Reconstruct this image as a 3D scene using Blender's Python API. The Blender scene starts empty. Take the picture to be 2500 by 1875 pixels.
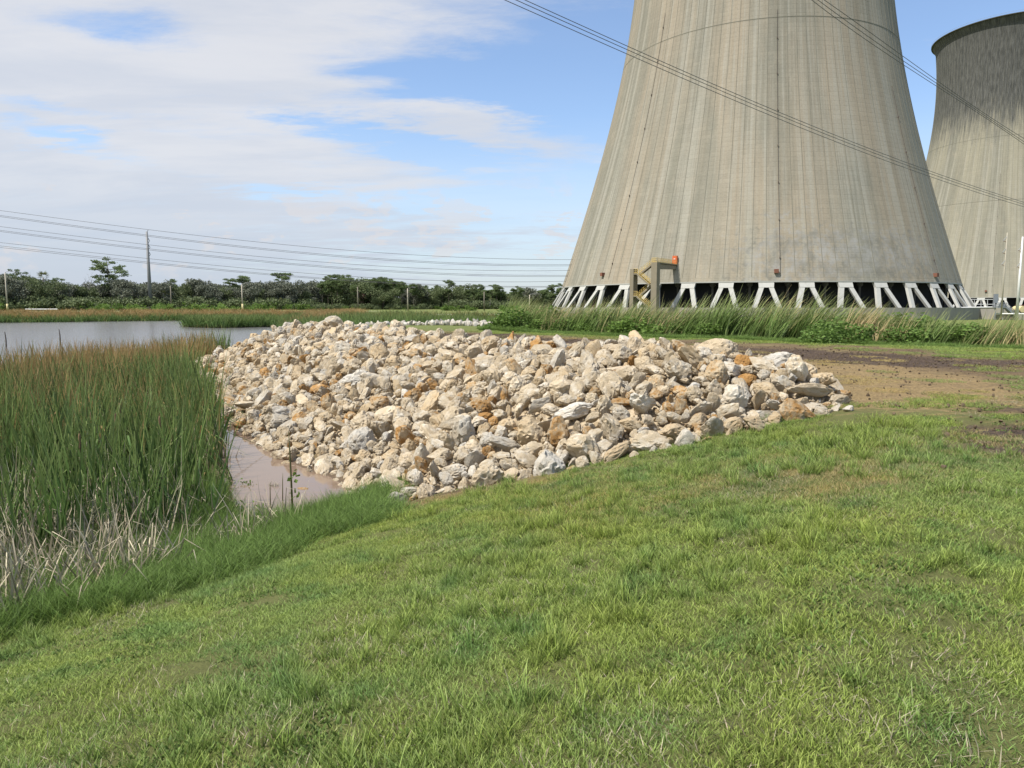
import bpy, bmesh, math, random
import numpy as np
from mathutils import Vector, Matrix, Euler
from mathutils.bvhtree import BVHTree

random.seed(7)
RNG = np.random.default_rng(11)
SC = bpy.context.scene
COL = SC.collection
R = math.radians

# ------------------------------------------------------------------ camera
EYE = 1.65
PITCH = R(6.236)
FPX = 1734.0
cam_d = bpy.data.cameras.new('camera')
cam = bpy.data.objects.new('camera', cam_d)
COL.objects.link(cam)
cam.location = (0, 0, EYE)
cam.rotation_euler = (math.pi / 2 - PITCH, 0, 0)
cam_d.sensor_width = 36
cam_d.lens = 36 * FPX / 2500
cam_d.clip_start = 0.05
cam_d.clip_end = 20000
SC.camera = cam

# ------------------------------------------------------------------ light
SUN_EL, SUN_AZ = R(58), math.atan2(-0.78, -0.45)      # direction towards the sun
world = bpy.data.worlds.new('World')
SC.world = world
world.use_nodes = True
sun_d = bpy.data.lights.new('sun', 'SUN')
sun_d.energy = 4.3
sun_d.angle = R(0.53)
sun_d.color = (1.0, 0.955, 0.89)
sun = bpy.data.objects.new('sun', sun_d)
COL.objects.link(sun)
sv = Vector((math.sin(SUN_AZ) * math.cos(SUN_EL), math.cos(SUN_AZ) * math.cos(SUN_EL), math.sin(SUN_EL)))
sun.rotation_euler = sv.to_track_quat('Z', 'Y').to_euler()
SC.view_settings.view_transform = 'Standard'
SC.view_settings.look = 'None'
SC.view_settings.gamma = 1
SC.view_settings.exposure = 0.5
SC.view_settings.use_curve_mapping = False
SC.cycles.max_bounces = 6
SC.cycles.transparent_max_bounces = 6
SC.cycles.caustics_reflective = False
SC.cycles.caustics_refractive = False


# ------------------------------------------------------------------ node helper
class NT:
    def __init__(self, tree):
        self.t = tree
        self.t.nodes.clear()

    def __call__(self, kind, *ins, **kw):
        n = self.t.nodes.new(kind)
        named = {}
        for k, v in kw.items():
            if k.startswith('i_'):
                named[k[2:].replace('_', ' ')] = v
            else:
                setattr(n, k, v)
        for i, v in enumerate(ins):
            if v is not None:
                self.put(n.inputs[i], v)
        for k, v in named.items():
            self.put(n.inputs[k], v)
        return n

    def put(self, sock, v):
        if isinstance(v, bpy.types.NodeSocket):
            self.t.links.new(v, sock)
        elif isinstance(v, bpy.types.Node):
            self.t.links.new(v.outputs[0], sock)
        else:
            sock.default_value = v

    def math(self, op, a, b=None, c=None, clamp=False):
        n = self.t.nodes.new('ShaderNodeMath')
        n.operation = op
        n.use_clamp = clamp
        for i, v in enumerate((a, b, c)):
            if v is not None:
                self.put(n.inputs[i], v)
        return n.outputs[0]

    def mix(self, f, a, b, mode='MIX'):
        n = self.t.nodes.new('ShaderNodeMix')
        n.data_type = 'RGBA'
        n.blend_type = mode
        n.clamp_factor = True
        self.put(n.inputs[0], f)
        self.put(n.inputs[6], a if not isinstance(a, tuple) else (*a[:3], 1))
        self.put(n.inputs[7], b if not isinstance(b, tuple) else (*b[:3], 1))
        return n.outputs[2]

    def ramp(self, v, lo, hi, a=0.0, b=1.0, smooth=True):
        n = self.t.nodes.new('ShaderNodeMapRange')
        n.interpolation_type = 'SMOOTHSTEP' if smooth else 'LINEAR'
        self.put(n.inputs[0], v)
        for i, q in enumerate((lo, hi, a, b)):
            n.inputs[i + 1].default_value = q
        return n.outputs[0]

    def noise(self, vec, scale=1.0, detail=4, rough=0.55, col=False, dist=0.0):
        n = self.t.nodes.new('ShaderNodeTexNoise')
        if vec is not None:
            self.put(n.inputs['Vector'], vec)
        n.inputs['Scale'].default_value = scale
        n.inputs['Detail'].default_value = detail
        n.inputs['Roughness'].default_value = rough
        n.inputs['Distortion'].default_value = dist
        return n.outputs[1 if col else 0]

    def mul(self, vec, s):
        n = self.t.nodes.new('ShaderNodeVectorMath')
        n.operation = 'MULTIPLY'
        self.put(n.inputs[0], vec)
        n.inputs[1].default_value = s
        return n.outputs[0]

    def add(self, vec, s):
        n = self.t.nodes.new('ShaderNodeVectorMath')
        n.operation = 'ADD'
        self.put(n.inputs[0], vec)
        self.put(n.inputs[1], s)
        return n.outputs[0]

    def attr(self, name, kind='GEOMETRY'):
        n = self.t.nodes.new('ShaderNodeAttribute')
        n.attribute_name = name
        n.attribute_type = kind
        return n

    def pos(self):
        return self.t.nodes.new('ShaderNodeNewGeometry').outputs['Position']

    def bump(self, h, strength=0.5, dist=0.02, normal=None):
        n = self.t.nodes.new('ShaderNodeBump')
        n.inputs['Strength'].default_value = strength
        n.inputs['Distance'].default_value = dist
        self.put(n.inputs['Height'], h)
        if normal is not None:
            self.put(n.inputs['Normal'], normal)
        return n.outputs[0]


def material(name):
    m = bpy.data.materials.new(name)
    m.use_nodes = True
    return m, NT(m.node_tree)


def finish(g, color, rough=0.8, bump=None, spec=0.3, metal=0.0):
    b = g('ShaderNodeBsdfPrincipled')
    g.put(b.inputs['Base Color'], color if not isinstance(color, tuple) else (*color[:3], 1))
    g.put(b.inputs['Roughness'], rough)
    b.inputs['Specular IOR Level'].default_value = spec
    b.inputs['Metallic'].default_value = metal
    if bump is not None:
        g.put(b.inputs['Normal'], bump)
    g('ShaderNodeOutputMaterial', b)
    return b


def leafy(g, color, rough=0.6, trans=0.35, bump=None):
    """thin leaf: glossy diffuse skin plus light through the leaf"""
    b = g('ShaderNodeBsdfPrincipled')
    g.put(b.inputs['Base Color'], color)
    b.inputs['Roughness'].default_value = rough
    b.inputs['Specular IOR Level'].default_value = 0.28
    t = g('ShaderNodeBsdfTranslucent', color)
    m = g('ShaderNodeMixShader', trans, b, t)
    g('ShaderNodeOutputMaterial', m)


# ------------------------------------------------------------------ sky
def build_sky():
    g = NT(world.node_tree)
    sky = g('ShaderNodeTexSky', sky_type='NISHITA', sun_disc=False, sun_elevation=SUN_EL,
            sun_rotation=SUN_AZ % (2 * math.pi), altitude=0.0, air_density=1.0, dust_density=0.6, ozone_density=1.6)
    co = g('ShaderNodeTexCoord').outputs['Generated']
    sep = g('ShaderNodeSeparateXYZ', co)
    X, Y, Z = sep.outputs
    # cloud deck seen as a plane overhead
    zz = g.math('ADD', g.math('MAXIMUM', Z, 0.0), 0.10)
    px = g.math('DIVIDE', X, zz)
    py = g.math('DIVIDE', Y, zz)
    deck = g('ShaderNodeCombineXYZ', px, py, 0.0).outputs[0]
    big = g.noise(g.mul(g.add(deck, (3.1, 1.7, 0)), (0.16, 0.42, 1)), 1.0, 7, 0.6, dist=0.5)
    streak = g.noise(g.mul(g.add(deck, (9.3, 4.0, 0)), (0.55, 1.15, 1)), 1.0, 9, 0.66, dist=0.5)
    fine = g.noise(g.mul(deck, (2.2, 5.0, 1)), 1.0, 8, 0.7, dist=0.3)
    # more cloud to the left of the view, thinning to the right; closes up towards the horizon
    side = g.ramp(X, -0.5, 0.5, 0.34, -0.14, smooth=False)
    n = g.math('ADD', g.math('MULTIPLY', big, 0.55), g.math('MULTIPLY', streak, 0.45))
    n = g.math('ADD', n, g.math('MULTIPLY', g.math('SUBTRACT', fine, 0.5), 0.62))
    dens = g.math('ADD', n, side)
    # gaps and banks of the real deck, feathered by the noise
    yy = g.math('MAXIMUM', Y, 0.05)
    wob = g.noise(g.mul(deck, (0.5, 1.6, 1)), 1.0, 6, 0.62, col=True)
    wsep = g('ShaderNodeSeparateXYZ', wob)
    u = g.math('ADD', g.math('DIVIDE', X, yy), g.math('MULTIPLY', g.math('SUBTRACT', wsep.outputs[0], 0.5), 0.26))
    v = g.math('ADD', g.math('DIVIDE', Z, yy), g.math('MULTIPLY', g.math('SUBTRACT', wsep.outputs[1], 0.5), 0.060))
    wf = g('ShaderNodeSeparateXYZ', g.noise(g.mul(deck, (2.4, 5.2, 1)), 1.0, 8, 0.68, col=True))
    u = g.math('ADD', u, g.math('MULTIPLY', g.math('SUBTRACT', wf.outputs[0], 0.5), 0.22))
    v = g.math('ADD', v, g.math('MULTIPLY', g.math('SUBTRACT', wf.outputs[1], 0.5), 0.075))
    front = g.ramp(Y, 0.1, 0.4)

    def spot(P, S, tilt, w):
        # P = pixel of the photo, S = size in pixels; turned into slopes about the view axis
        du = g.math('SUBTRACT', u, P[0])
        dv = g.math('SUBTRACT', v, P[1])
        dv = g.math('SUBTRACT', dv, g.math('MULTIPLY', du, tilt))
        a = g.math('POWER', g.math('ABSOLUTE', g.math('DIVIDE', du, S[0])), 2.0)
        b = g.math('POWER', g.math('ABSOLUTE', g.math('DIVIDE', dv, S[1])), 2.0)
        e = g.math('POWER', 2.718, g.math('MULTIPLY', g.math('ADD', a, b), -1.0))
        return g.math('MULTIPLY', g.math('MULTIPLY', e, w), front)
    def pix(px, py):
        c, w_ = (px - 1250) / FPX, -(py - 937.5) / FPX
        y_ = math.cos(PITCH) + w_ * math.sin(PITCH)
        return c / y_, (-math.sin(PITCH) + w_ * math.cos(PITCH)) / y_
    for (px_, py_), S, tilt, w in (((1090, 205), (250, 70), -0.05, -0.50), ((1400, 190), (220, 190), 0.0, -0.34), ((960, 335), (190, 26), -0.16, -0.42),
                                   ((1010, 382), (130, 15), -0.14, -0.30), ((250, 52), (190, 45), -0.12, -0.36), ((150, 262), (200, 24), -0.12, -0.36),
                                   ((130, 336), (190, 26), -0.22, -0.46), ((700, 292), (90, 16), -0.05, -0.25), ((720, 466), (170, 16), 0.0, -0.30),
                                   ((1080, 488), (60, 26), 0.0, -0.30), ((1250, 500), (170, 60), 0.0, -0.16), ((2230, 60), (420, 330), 0.0, -0.34), ((1180, 318), (260, 42), -0.22, 0.34),
                                   ((560, 150), (420, 120), -0.05, 0.12), ((480, 400), (420, 50), -0.05, 0.14), ((2250, 112), (70, 26), 0.25, 0.40)):
        dens = g.math('ADD', dens, spot(pix(px_, py_), (S[0] / FPX, S[1] / FPX), tilt, w))
    veil = g.ramp(dens, 0.30, 0.80, 0.05, 0.90)
    # haze belt on the horizon with pale towers of cumulus
    low = g.ramp(Z, 0.0, 0.30, 1.0, 0.0)
    az = g.math('ARCTAN2', X, Y)
    cv = g('ShaderNodeCombineXYZ', g.math('MULTIPLY', az, 16.0), g.math('MULTIPLY', Z, 26.0), 2.3).outputs[0]
    cum = g.noise(cv, 1.0, 8, 0.58, dist=0.25)
    belt = g.math('MULTIPLY', g.ramp(Z, 0.015, 0.06), g.ramp(Z, 0.115, 0.19, 1.0, 0.0))
    for (px_, py_), S in (((770, 500), (80, 42)), ((885, 565), (50, 40)), ((1110, 545), (60, 70)), ((1385, 590), (50, 50)), ((480, 545), (70, 40))):
        cum = g.math('ADD', cum, spot(pix(px_, py_), (S[0] / FPX, S[1] / FPX), 0.0, 0.17))
    cumd = g.math('MULTIPLY', g.ramp(cum, 0.60, 0.66), belt)
    veil = g.math('MAXIMUM', veil, g.math('MULTIPLY', low, 0.66))
    shade = g.noise(g.mul(deck, (0.8, 1.8, 1)), 1.0, 9, 0.62, dist=0.3)
    cc = g.mix(g.ramp(shade, 0.36, 0.62), (4.8, 5.0, 5.45), (5.6, 5.62, 5.8))
    cc = g.mix(g.ramp(Z, 0.0, 0.22, 1.0, 0.0), cc, (3.8, 4.25, 5.1))
    blue = g.mix(1.0, sky.outputs[0], (1.28, 1.34, 1.42), 'MULTIPLY')
    c = g.mix(veil, blue, cc)
    c = g.mix(g.math('MULTIPLY', cumd, 0.50), c, (5.45, 5.2, 5.2))
    bg = g('ShaderNodeBackground', c, 0.1)
    g('ShaderNodeOutputWorld', bg)


build_sky()


# ------------------------------------------------------------------ numeric helpers
def _hash(ix, iy, iz, seed):
    h = (ix.astype(np.int64) * 374761393 + iy.astype(np.int64) * 668265263 + iz.astype(np.int64) * 2147483647 + seed * 1274126177) & 0xFFFFFFFF
    h = ((h ^ (h >> 13)) * 1274126177) & 0xFFFFFFFF
    h = (h ^ (h >> 16)) & 0xFFFF
    return h / 65535.0


def vnoise(p, seed=0):
    p = np.asarray(p, float)
    i = np.floor(p).astype(np.int64)
    f = p - i
    f = f * f * (3 - 2 * f)
    out = 0
    for dx in (0, 1):
        wx = f[..., 0] if dx else 1 - f[..., 0]
        for dy in (0, 1):
            wy = f[..., 1] if dy else 1 - f[..., 1]
            for dz in (0, 1):
                wz = f[..., 2] if dz else 1 - f[..., 2]
                out = out + wx * wy * wz * _hash(i[..., 0] + dx, i[..., 1] + dy, i[..., 2] + dz, seed)
    return out


def fbm(x, y, scale, octv=4, seed=0, z=0.0):
    p = np.stack([x * scale, y * scale, np.zeros_like(x) + z], -1)
    a, s, t = 1.0, 0.0, 0.0
    for k in range(octv):
        s = s + a * vnoise(p * 2 ** k + 17.3 * k, seed + k)
        t += a
        a *= 0.5
    return s / t


def sm(t):
    t = np.clip(t, 0, 1)
    return t * t * (3 - 2 * t)


def ray(px, py):
    c = (px - 1250) / FPX
    u = -(py - 937.5) / FPX
    return np.array([c, math.cos(PITCH) + u * math.sin(PITCH), -math.sin(PITCH) + u * math.cos(PITCH)])


def onz(px, py, z):
    d = ray(px, py)
    t = (z - EYE) / d[2]
    return (d[0] * t, d[1] * t)


def aty(px, py, y):
    d = ray(px, py)
    t = y / d[1]
    return (d[0] * t, y, EYE + d[2] * t)


def topix(x, y, z):
    z = z - EYE
    d = y * math.cos(PITCH) - z * math.sin(PITCH)
    u = y * math.sin(PITCH) + z * math.cos(PITCH)
    return 1250 + FPX * x / d, 937.5 - FPX * u / d


# ------------------------------------------------------------------ object helpers
def mesh_obj(name, verts, faces, mat=None, parent=None, smooth=False, link=True, uvs=None):
    me = bpy.data.meshes.new(name)
    me.from_pydata([tuple(v) for v in verts], [], [tuple(f) for f in faces])
    if mat:
        me.materials.append(mat)
    if smooth:
        me.polygons.foreach_set('use_smooth', [True] * len(me.polygons))
    o = bpy.data.objects.new(name, me)
    if link:
        COL.objects.link(o)
    if parent:
        o.parent = parent
    return o


def raw_mesh(name, V, Fq, mat=None, smooth=False, uv=None):
    """fast mesh from numpy arrays (all faces of one size)"""
    me = bpy.data.meshes.new(name)
    n = Fq.shape[1]
    me.vertices.add(len(V))
    me.vertices.foreach_set('co', np.asarray(V, np.float32).ravel())
    me.loops.add(Fq.size)
    me.loops.foreach_set('vertex_index', Fq.astype(np.int32).ravel())
    me.polygons.add(len(Fq))
    me.polygons.foreach_set('loop_start', np.arange(0, Fq.size, n, dtype=np.int32))
    if smooth:
        me.polygons.foreach_set('use_smooth', np.ones(len(Fq), bool))
    if uv is not None:
        l = me.uv_layers.new(name='UVMap')
        l.data.foreach_set('uv', np.asarray(uv, np.float32)[Fq.ravel()].ravel())
    me.update(calc_edges=True)
    me.validate()
    if mat:
        me.materials.append(mat)
    return me


def add_obj(name, me, parent=None):
    o = bpy.data.objects.new(name, me)
    COL.objects.link(o)
    if parent:
        o.parent = parent
    return o


def thing(name, label, cat, loc=(0, 0, 0), rz=0.0, group=None):
    o = bpy.data.objects.new(name, None)
    COL.objects.link(o)
    o.empty_display_size = 0.3
    o.location = loc
    o.rotation_euler = (0, 0, rz)
    tag(o, label, cat, group)
    return o


def tag(o, label=None, cat=None, group=None, kind=None):
    if label:
        o['label'] = label
    if cat:
        o['category'] = cat
    if group:
        o['group'] = group
    if kind:
        o['kind'] = kind
    return o


class MB:
    """collects simple solids into one mesh"""
    def __init__(self):
        self.v, self.f = [], []

    def hexa(self, pts):
        b = len(self.v)
        self.v += [tuple(p) for p in pts]
        for q in ((0, 3, 2, 1), (4, 5, 6, 7), (0, 1, 5, 4), (1, 2, 6, 5), (2, 3, 7, 6), (3, 0, 4, 7)):
            self.f.append(tuple(b + i for i in q))
        return self

    def box(self, c, s, rz=0.0):
        hx, hy, hz = s[0] / 2, s[1] / 2, s[2] / 2
        ca, sa = math.cos(rz), math.sin(rz)
        pts = []
        for z in (-hz, hz):
            for x, y in ((-hx, -hy), (hx, -hy), (hx, hy), (-hx, hy)):
                pts.append((c[0] + x * ca - y * sa, c[1] + x * sa + y * ca, c[2] + z))
        return self.hexa(pts)

    def beam(self, a, b, w, h, w2=None, h2=None, up=(0, 0, 1)):
        a, b = Vector(a), Vector(b)
        d = (b - a).normalized()
        side = d.cross(Vector(up))
        if side.length < 1e-3:
            side = d.cross(Vector((1, 0, 0)))
        side.normalize()
        u = side.cross(d)
        w2 = w if w2 is None else w2
        h2 = h if h2 is None else h2
        pts = [a + side * sx * w / 2 + u * sy * h / 2 for sx, sy in ((-1, -1), (1, -1), (1, 1), (-1, 1))]
        pts += [b + side * sx * w2 / 2 + u * sy * h2 / 2 for sx, sy in ((-1, -1), (1, -1), (1, 1), (-1, 1))]
        return self.hexa(pts)

    def tube(self, path, r, n=8, cap=True):
        path = [Vector(p) for p in path]
        rs = r if hasattr(r, '__len__') else [r] * len(path)
        base = len(self.v)
        prev = None
        for i, p in enumerate(path):
            d = (path[min(i + 1, len(path) - 1)] - path[max(i - 1, 0)]).normalized()
            if prev is None:
                s = d.cross(Vector((0, 0, 1)))
                if s.length < 0.05:
                    s = d.cross(Vector((1, 0, 0)))
            else:
                s = prev - d * prev.dot(d)
            s.normalize()
            prev = s
            t = d.cross(s)
            for k in range(n):
                a = 2 * math.pi * k / n
                self.v.append(tuple(p + (s * math.cos(a) + t * math.sin(a)) * rs[i]))
        for i in range(len(path) - 1):
            for k in range(n):
                k2 = (k + 1) % n
                self.f.append((base + i * n + k, base + i * n + k2, base + (i + 1) * n + k2, base + (i + 1) * n + k))
        if cap:
            self.f.append(tuple(base + k for k in range(n))[::-1])
            self.f.append(tuple(base + (len(path) - 1) * n + k for k in range(n)))
        return self

    def build(self, name, mat, parent=None, smooth=False):
        o = mesh_obj(name, self.v, self.f, mat, parent, smooth)
        return o


def proto_collection(name, meshes):
    c = bpy.data.collections.new(name)
    for i, me in enumerate(meshes):
        o = bpy.data.objects.new('%s_%03d' % (name, i), me)
        c.objects.link(o)
    return c


def scatter(name, P, ROT, SCL, IDX, coll, attrs=None):
    """one object: points that geometry nodes turn into instances"""
    me = bpy.data.meshes.new(name)
    me.vertices.add(len(P))
    me.vertices.foreach_set('co', np.asarray(P, np.float32).ravel())
    a = me.attributes.new('rot', 'FLOAT_VECTOR', 'POINT')
    a.data.foreach_set('vector', np.asarray(ROT, np.float32).ravel())
    SCL = np.asarray(SCL, np.float32)
    if SCL.ndim == 1:
        SCL = np.repeat(SCL[:, None], 3, 1)
    a = me.attributes.new('scl', 'FLOAT_VECTOR', 'POINT')
    a.data.foreach_set('vector', SCL.ravel())
    a = me.attributes.new('idx', 'INT', 'POINT')
    a.data.foreach_set('value', np.asarray(IDX, np.int32))
    for k, v in (attrs or {}).items():
        a = me.attributes.new(k, 'FLOAT', 'POINT')
        a.data.foreach_set('value', np.asarray(v, np.float32))
    o = add_obj(name, me)
    ng = bpy.data.node_groups.new(name, 'GeometryNodeTree')
    ng.interface.new_socket('Geometry', in_out='INPUT', socket_type='NodeSocketGeometry')
    ng.interface.new_socket('Geometry', in_out='OUTPUT', socket_type='NodeSocketGeometry')
    N = ng.nodes
    gi, go = N.new('NodeGroupInput'), N.new('NodeGroupOutput')
    iop = N.new('GeometryNodeInstanceOnPoints')
    ci = N.new('GeometryNodeCollectionInfo')
    ci.inputs[0].default_value = coll
    ci.inputs['Separate Children'].default_value = True
    ci.inputs['Reset Children'].default_value = True

    def at(nm, dt):
        n = N.new('GeometryNodeInputNamedAttribute')
        n.data_type = dt
        n.inputs[0].default_value = nm
        return n.outputs[0]
    e2r = N.new('FunctionNodeEulerToRotation')
    L = ng.links.new
    L(gi.outputs[0], iop.inputs['Points'])
    L(ci.outputs[0], iop.inputs['Instance'])
    iop.inputs['Pick Instance'].default_value = True
    L(at('idx', 'INT'), iop.inputs['Instance Index'])
    L(at('rot', 'FLOAT_VECTOR'), e2r.inputs[0])
    L(e2r.outputs[0], iop.inputs['Rotation'])
    L(at('scl', 'FLOAT_VECTOR'), iop.inputs['Scale'])
    L(iop.outputs[0], go.inputs[0])
    md = o.modifiers.new('scatter', 'NODES')
    md.node_group = ng
    return o


def in_poly(x, y, poly):
    inside = np.zeros(np.shape(x), bool)
    n = len(poly)
    for i in range(n):
        x0, y0 = poly[i]
        x1, y1 = poly[(i + 1) % n]
        c = (y0 > y) != (y1 > y)
        with np.errstate(divide='ignore', invalid='ignore'):
            xx = (x1 - x0) * (y - y0) / (y1 - y0) + x0
        inside ^= c & (x < xx)
    return inside


def seg_dist(x, y, pts, closed=False):
    best = np.full(np.shape(x), 1e9)
    n = len(pts)
    for i in range(n if closed else n - 1):
        x0, y0 = pts[i]
        x1, y1 = pts[(i + 1) % n]
        dx, dy = x1 - x0, y1 - y0
        t = np.clip(((x - x0) * dx + (y - y0) * dy) / (dx * dx + dy * dy), 0, 1)
        best = np.minimum(best, np.hypot(x - x0 - t * dx, y - y0 - t * dy))
    return best


# ------------------------------------------------------------------ terrain
ZW = -1.6
POND = [(-70, -8), (-25, 0), (-10, 3.4), (-7, 5.2), (-5.2, 6.9), (-4.0, 8.5), (-3.1, 10.0), (-2.2, 11.5), (-3.5, 13.3), (-4.5, 14.4),
        (-5.9, 16.6), (-6.6, 17.5), (-8.2, 20), (-9.6, 22.7), (-12.8, 29.4), (-14.5, 31.5), (-16, 36), (-20, 60),
        (-34, 108), (-42, 135), (-52, 170), (-64, 170), (-86, 158), (-102, 143), (-180, 141), (-400, 150), (-400, -60)]


def e_line(x, y):
    return x * 0.66 + (y - 48.7) * 0.75


def land(x, y):
    e = e_line(x, y)
    right = np.where(e < -4, 0.0, -0.3 * sm((e + 4) / 4)) - 1.5 * sm((e - 1) / 6)
    left = -0.8 * sm((y - 63) / 6) + 1.1 * sm((y - 104) / 14)
    a = x / np.maximum(y, 1.0)
    w = sm((a + 0.02) / 0.07) * sm((y - 30) / 15 + (x > 0) * 1.0)
    w = np.where(x > 8, 1.0, w)
    return right * w + left * (1 - w)


def ground_z(x, y, micro=True):
    x = np.asarray(x, float)
    y = np.asarray(y, float)
    d = seg_dist(x, y, POND, True)
    ins = in_poly(x, y, POND)
    L = land(x, y)
    run = np.where(y > 100, 16.0, 7.6)
    t = np.clip(d / run, 0, 1)
    prof = t * (1 - t) * 0.35 + t                       # slightly convex bank
    z = ZW + (L - ZW) * np.minimum(prof, 1)
    z = np.where(ins, ZW - 0.28 * np.minimum(d, 3.5), z)
    if micro:
        near = np.clip(1 - (y - 40) / 60, 0, 1)
        z = z + (fbm(x, y, 0.35, 3, 3) - 0.5) * 0.14 * near * np.where(ins, 0.3, np.clip(d / 2, 0.1, 1))
        z = z + (fbm(x, y, 2.2, 3, 5) - 0.5) * 0.05 * near
    return z


def surf_masks(x, y):
    """mud, sand, bare (no grass) weights"""
    e = e_line(x, y)
    n1 = fbm(x, y, 0.55, 4, 21)
    n2 = fbm(x, y, 1.7, 3, 31)
    n3 = fbm(x, y, 0.18, 3, 41)
    w = n1 - 0.5
    # vehicle track of dark churned mud running along the causeway
    c = -8.2 - 3.2 * sm((x + 2) / 12)
    mud = np.exp(-((e - c + w * 4.5) / 2.7) ** 2) * (0.75 + 0.5 * n2)
    mud = np.maximum(mud, np.exp(-(((x - 6.9) / 1.5) ** 2 + ((y - 9.0 - 0.25 * (x - 6.9)) / 1.1) ** 2)) * 1.05)
    mud = np.maximum(mud, np.exp(-(((x - 9.5) / 2.6) ** 2 + ((y - 11.2) / 0.7) ** 2)) * 0.75)
    mud *= (x > -30) & (y < 75) & (y > 5)
    # pale sandy scrape beside the heap
    sand = np.exp(-(seg_dist(x, y, [(6.6, 12.6), (8.8, 14.2), (9.8, 17.5), (8.2, 20.5)]) / 2.6) ** 2.4) * (0.75 + 0.7 * n1)
    sand = np.maximum(sand, 0.8 * np.exp(-(seg_dist(x, y, [(2, 28), (-6, 42), (-12, 56)]) / 4.5) ** 2))
    sand = np.maximum(sand, 0.55 * sm((0.85 - np.abs(seg_dist(x, y, [(11, 13.6), (15, 15), (18, 15)])) / 1.6)))
    road = (np.abs(y - 122) < 3.2) & (x > -14) & (x < 14)
    road |= (np.abs(y - 206) < 3.0) & (x < -40) & (x > -200)
    # general loss of turf on the causeway
    bare = sm((-3.8 - e + w * 5) / 3.0) * sm((seg_dist(x, y, [(-20, 74), (-8, 66), (0, 61)]) - 0.5) / 1) * (e < 0)
    back = sm((y - 11.3 - 0.2 * (x - 6) + w * 5) / 1.6)
    bare = bare * back * (x > -22)
    patch = sm((n1 * 0.7 + n2 * 0.3 - 0.44) / 0.1) * sm((x - 0.35 * y - 4.2) / 3.0) * (e < -3)
    bare = bare * (1 - 0.85 * patch)
    sand = sand * (1 - 0.8 * patch)
    bare = np.maximum(bare, np.clip(mud * 1.2, 0, 1) * (0.6 + 0.6 * n2))
    return np.clip(mud, 0, 1), np.clip(sand, 0, 1), np.clip(bare, 0, 1), road.astype(float)


def axis_lines(spec):
    out = [spec[0][0]]
    for a, b, step0, step1 in spec:
        x = a
        while x < b - 1e-6:
            t = (x - a) / (b - a)
            x += step0 + (step1 - step0) * t
            out.append(min(x, b))
    return np.array(sorted(set(np.round(out, 4))))


def build_ground():
    xs = axis_lines([(-5000, -600, 900, 150), (-600, -120, 60, 9), (-120, -22, 8, 0.9), (-22, -9, 0.5, 0.16), (-9, 14, 0.13, 0.13),
                     (14, 30, 0.16, 0.8), (30, 140, 1.0, 10), (140, 700, 15, 90), (700, 6000, 150, 1200)])
    ys = axis_lines([(-300, -10, 60, 3), (-10, 1, 1.5, 0.2), (1, 24, 0.12, 0.14), (24, 80, 0.18, 1.0), (80, 240, 1.5, 6),
                     (240, 900, 12, 100), (900, 7000, 200, 1300)])
    X, Y = np.meshgrid(xs, ys)
    Zg = ground_z(X, Y)
    mud, sand, bare, road = surf_masks(X, Y)
    clod = np.abs(fbm(X, Y, 3.5, 3, 77) - 0.5) * 2
    rut = np.sin(e_line(X, Y) * 5.0 + fbm(X, Y, 0.3, 2, 8) * 3)
    nearw = np.clip(1 - (Y - 35) / 30, 0, 1)
    Zg = Zg + nearw * (mud * (0.13 * clod - 0.06 + 0.045 * rut) + sand * 0.03 * (clod - 0.4)) * (Y > 5)
    nx, ny = len(xs), len(ys)
    V = np.stack([X, Y, Zg], -1).reshape(-1, 3)
    i = np.arange(ny - 1)[:, None] * nx + np.arange(nx - 1)[None]
    Fq = np.stack([i, i + 1, i + 1 + nx, i + nx], -1).reshape(-1, 4)
    me = raw_mesh('ground', V, Fq, M_GROUND, True)
    silt = (in_poly(X, Y, POND) | (seg_dist(X, Y, POND, True) < 0.6)).astype(float)
    for k, a in (('mud', mud), ('sand', sand), ('bare', bare), ('road', road), ('silt', silt)):
        at = me.attributes.new(k, 'FLOAT', 'POINT')
        at.data.foreach_set('value', a.ravel().astype(np.float32))
    o = add_obj('ground', me)
    tag(o, kind='structure')
    return V, Fq


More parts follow.
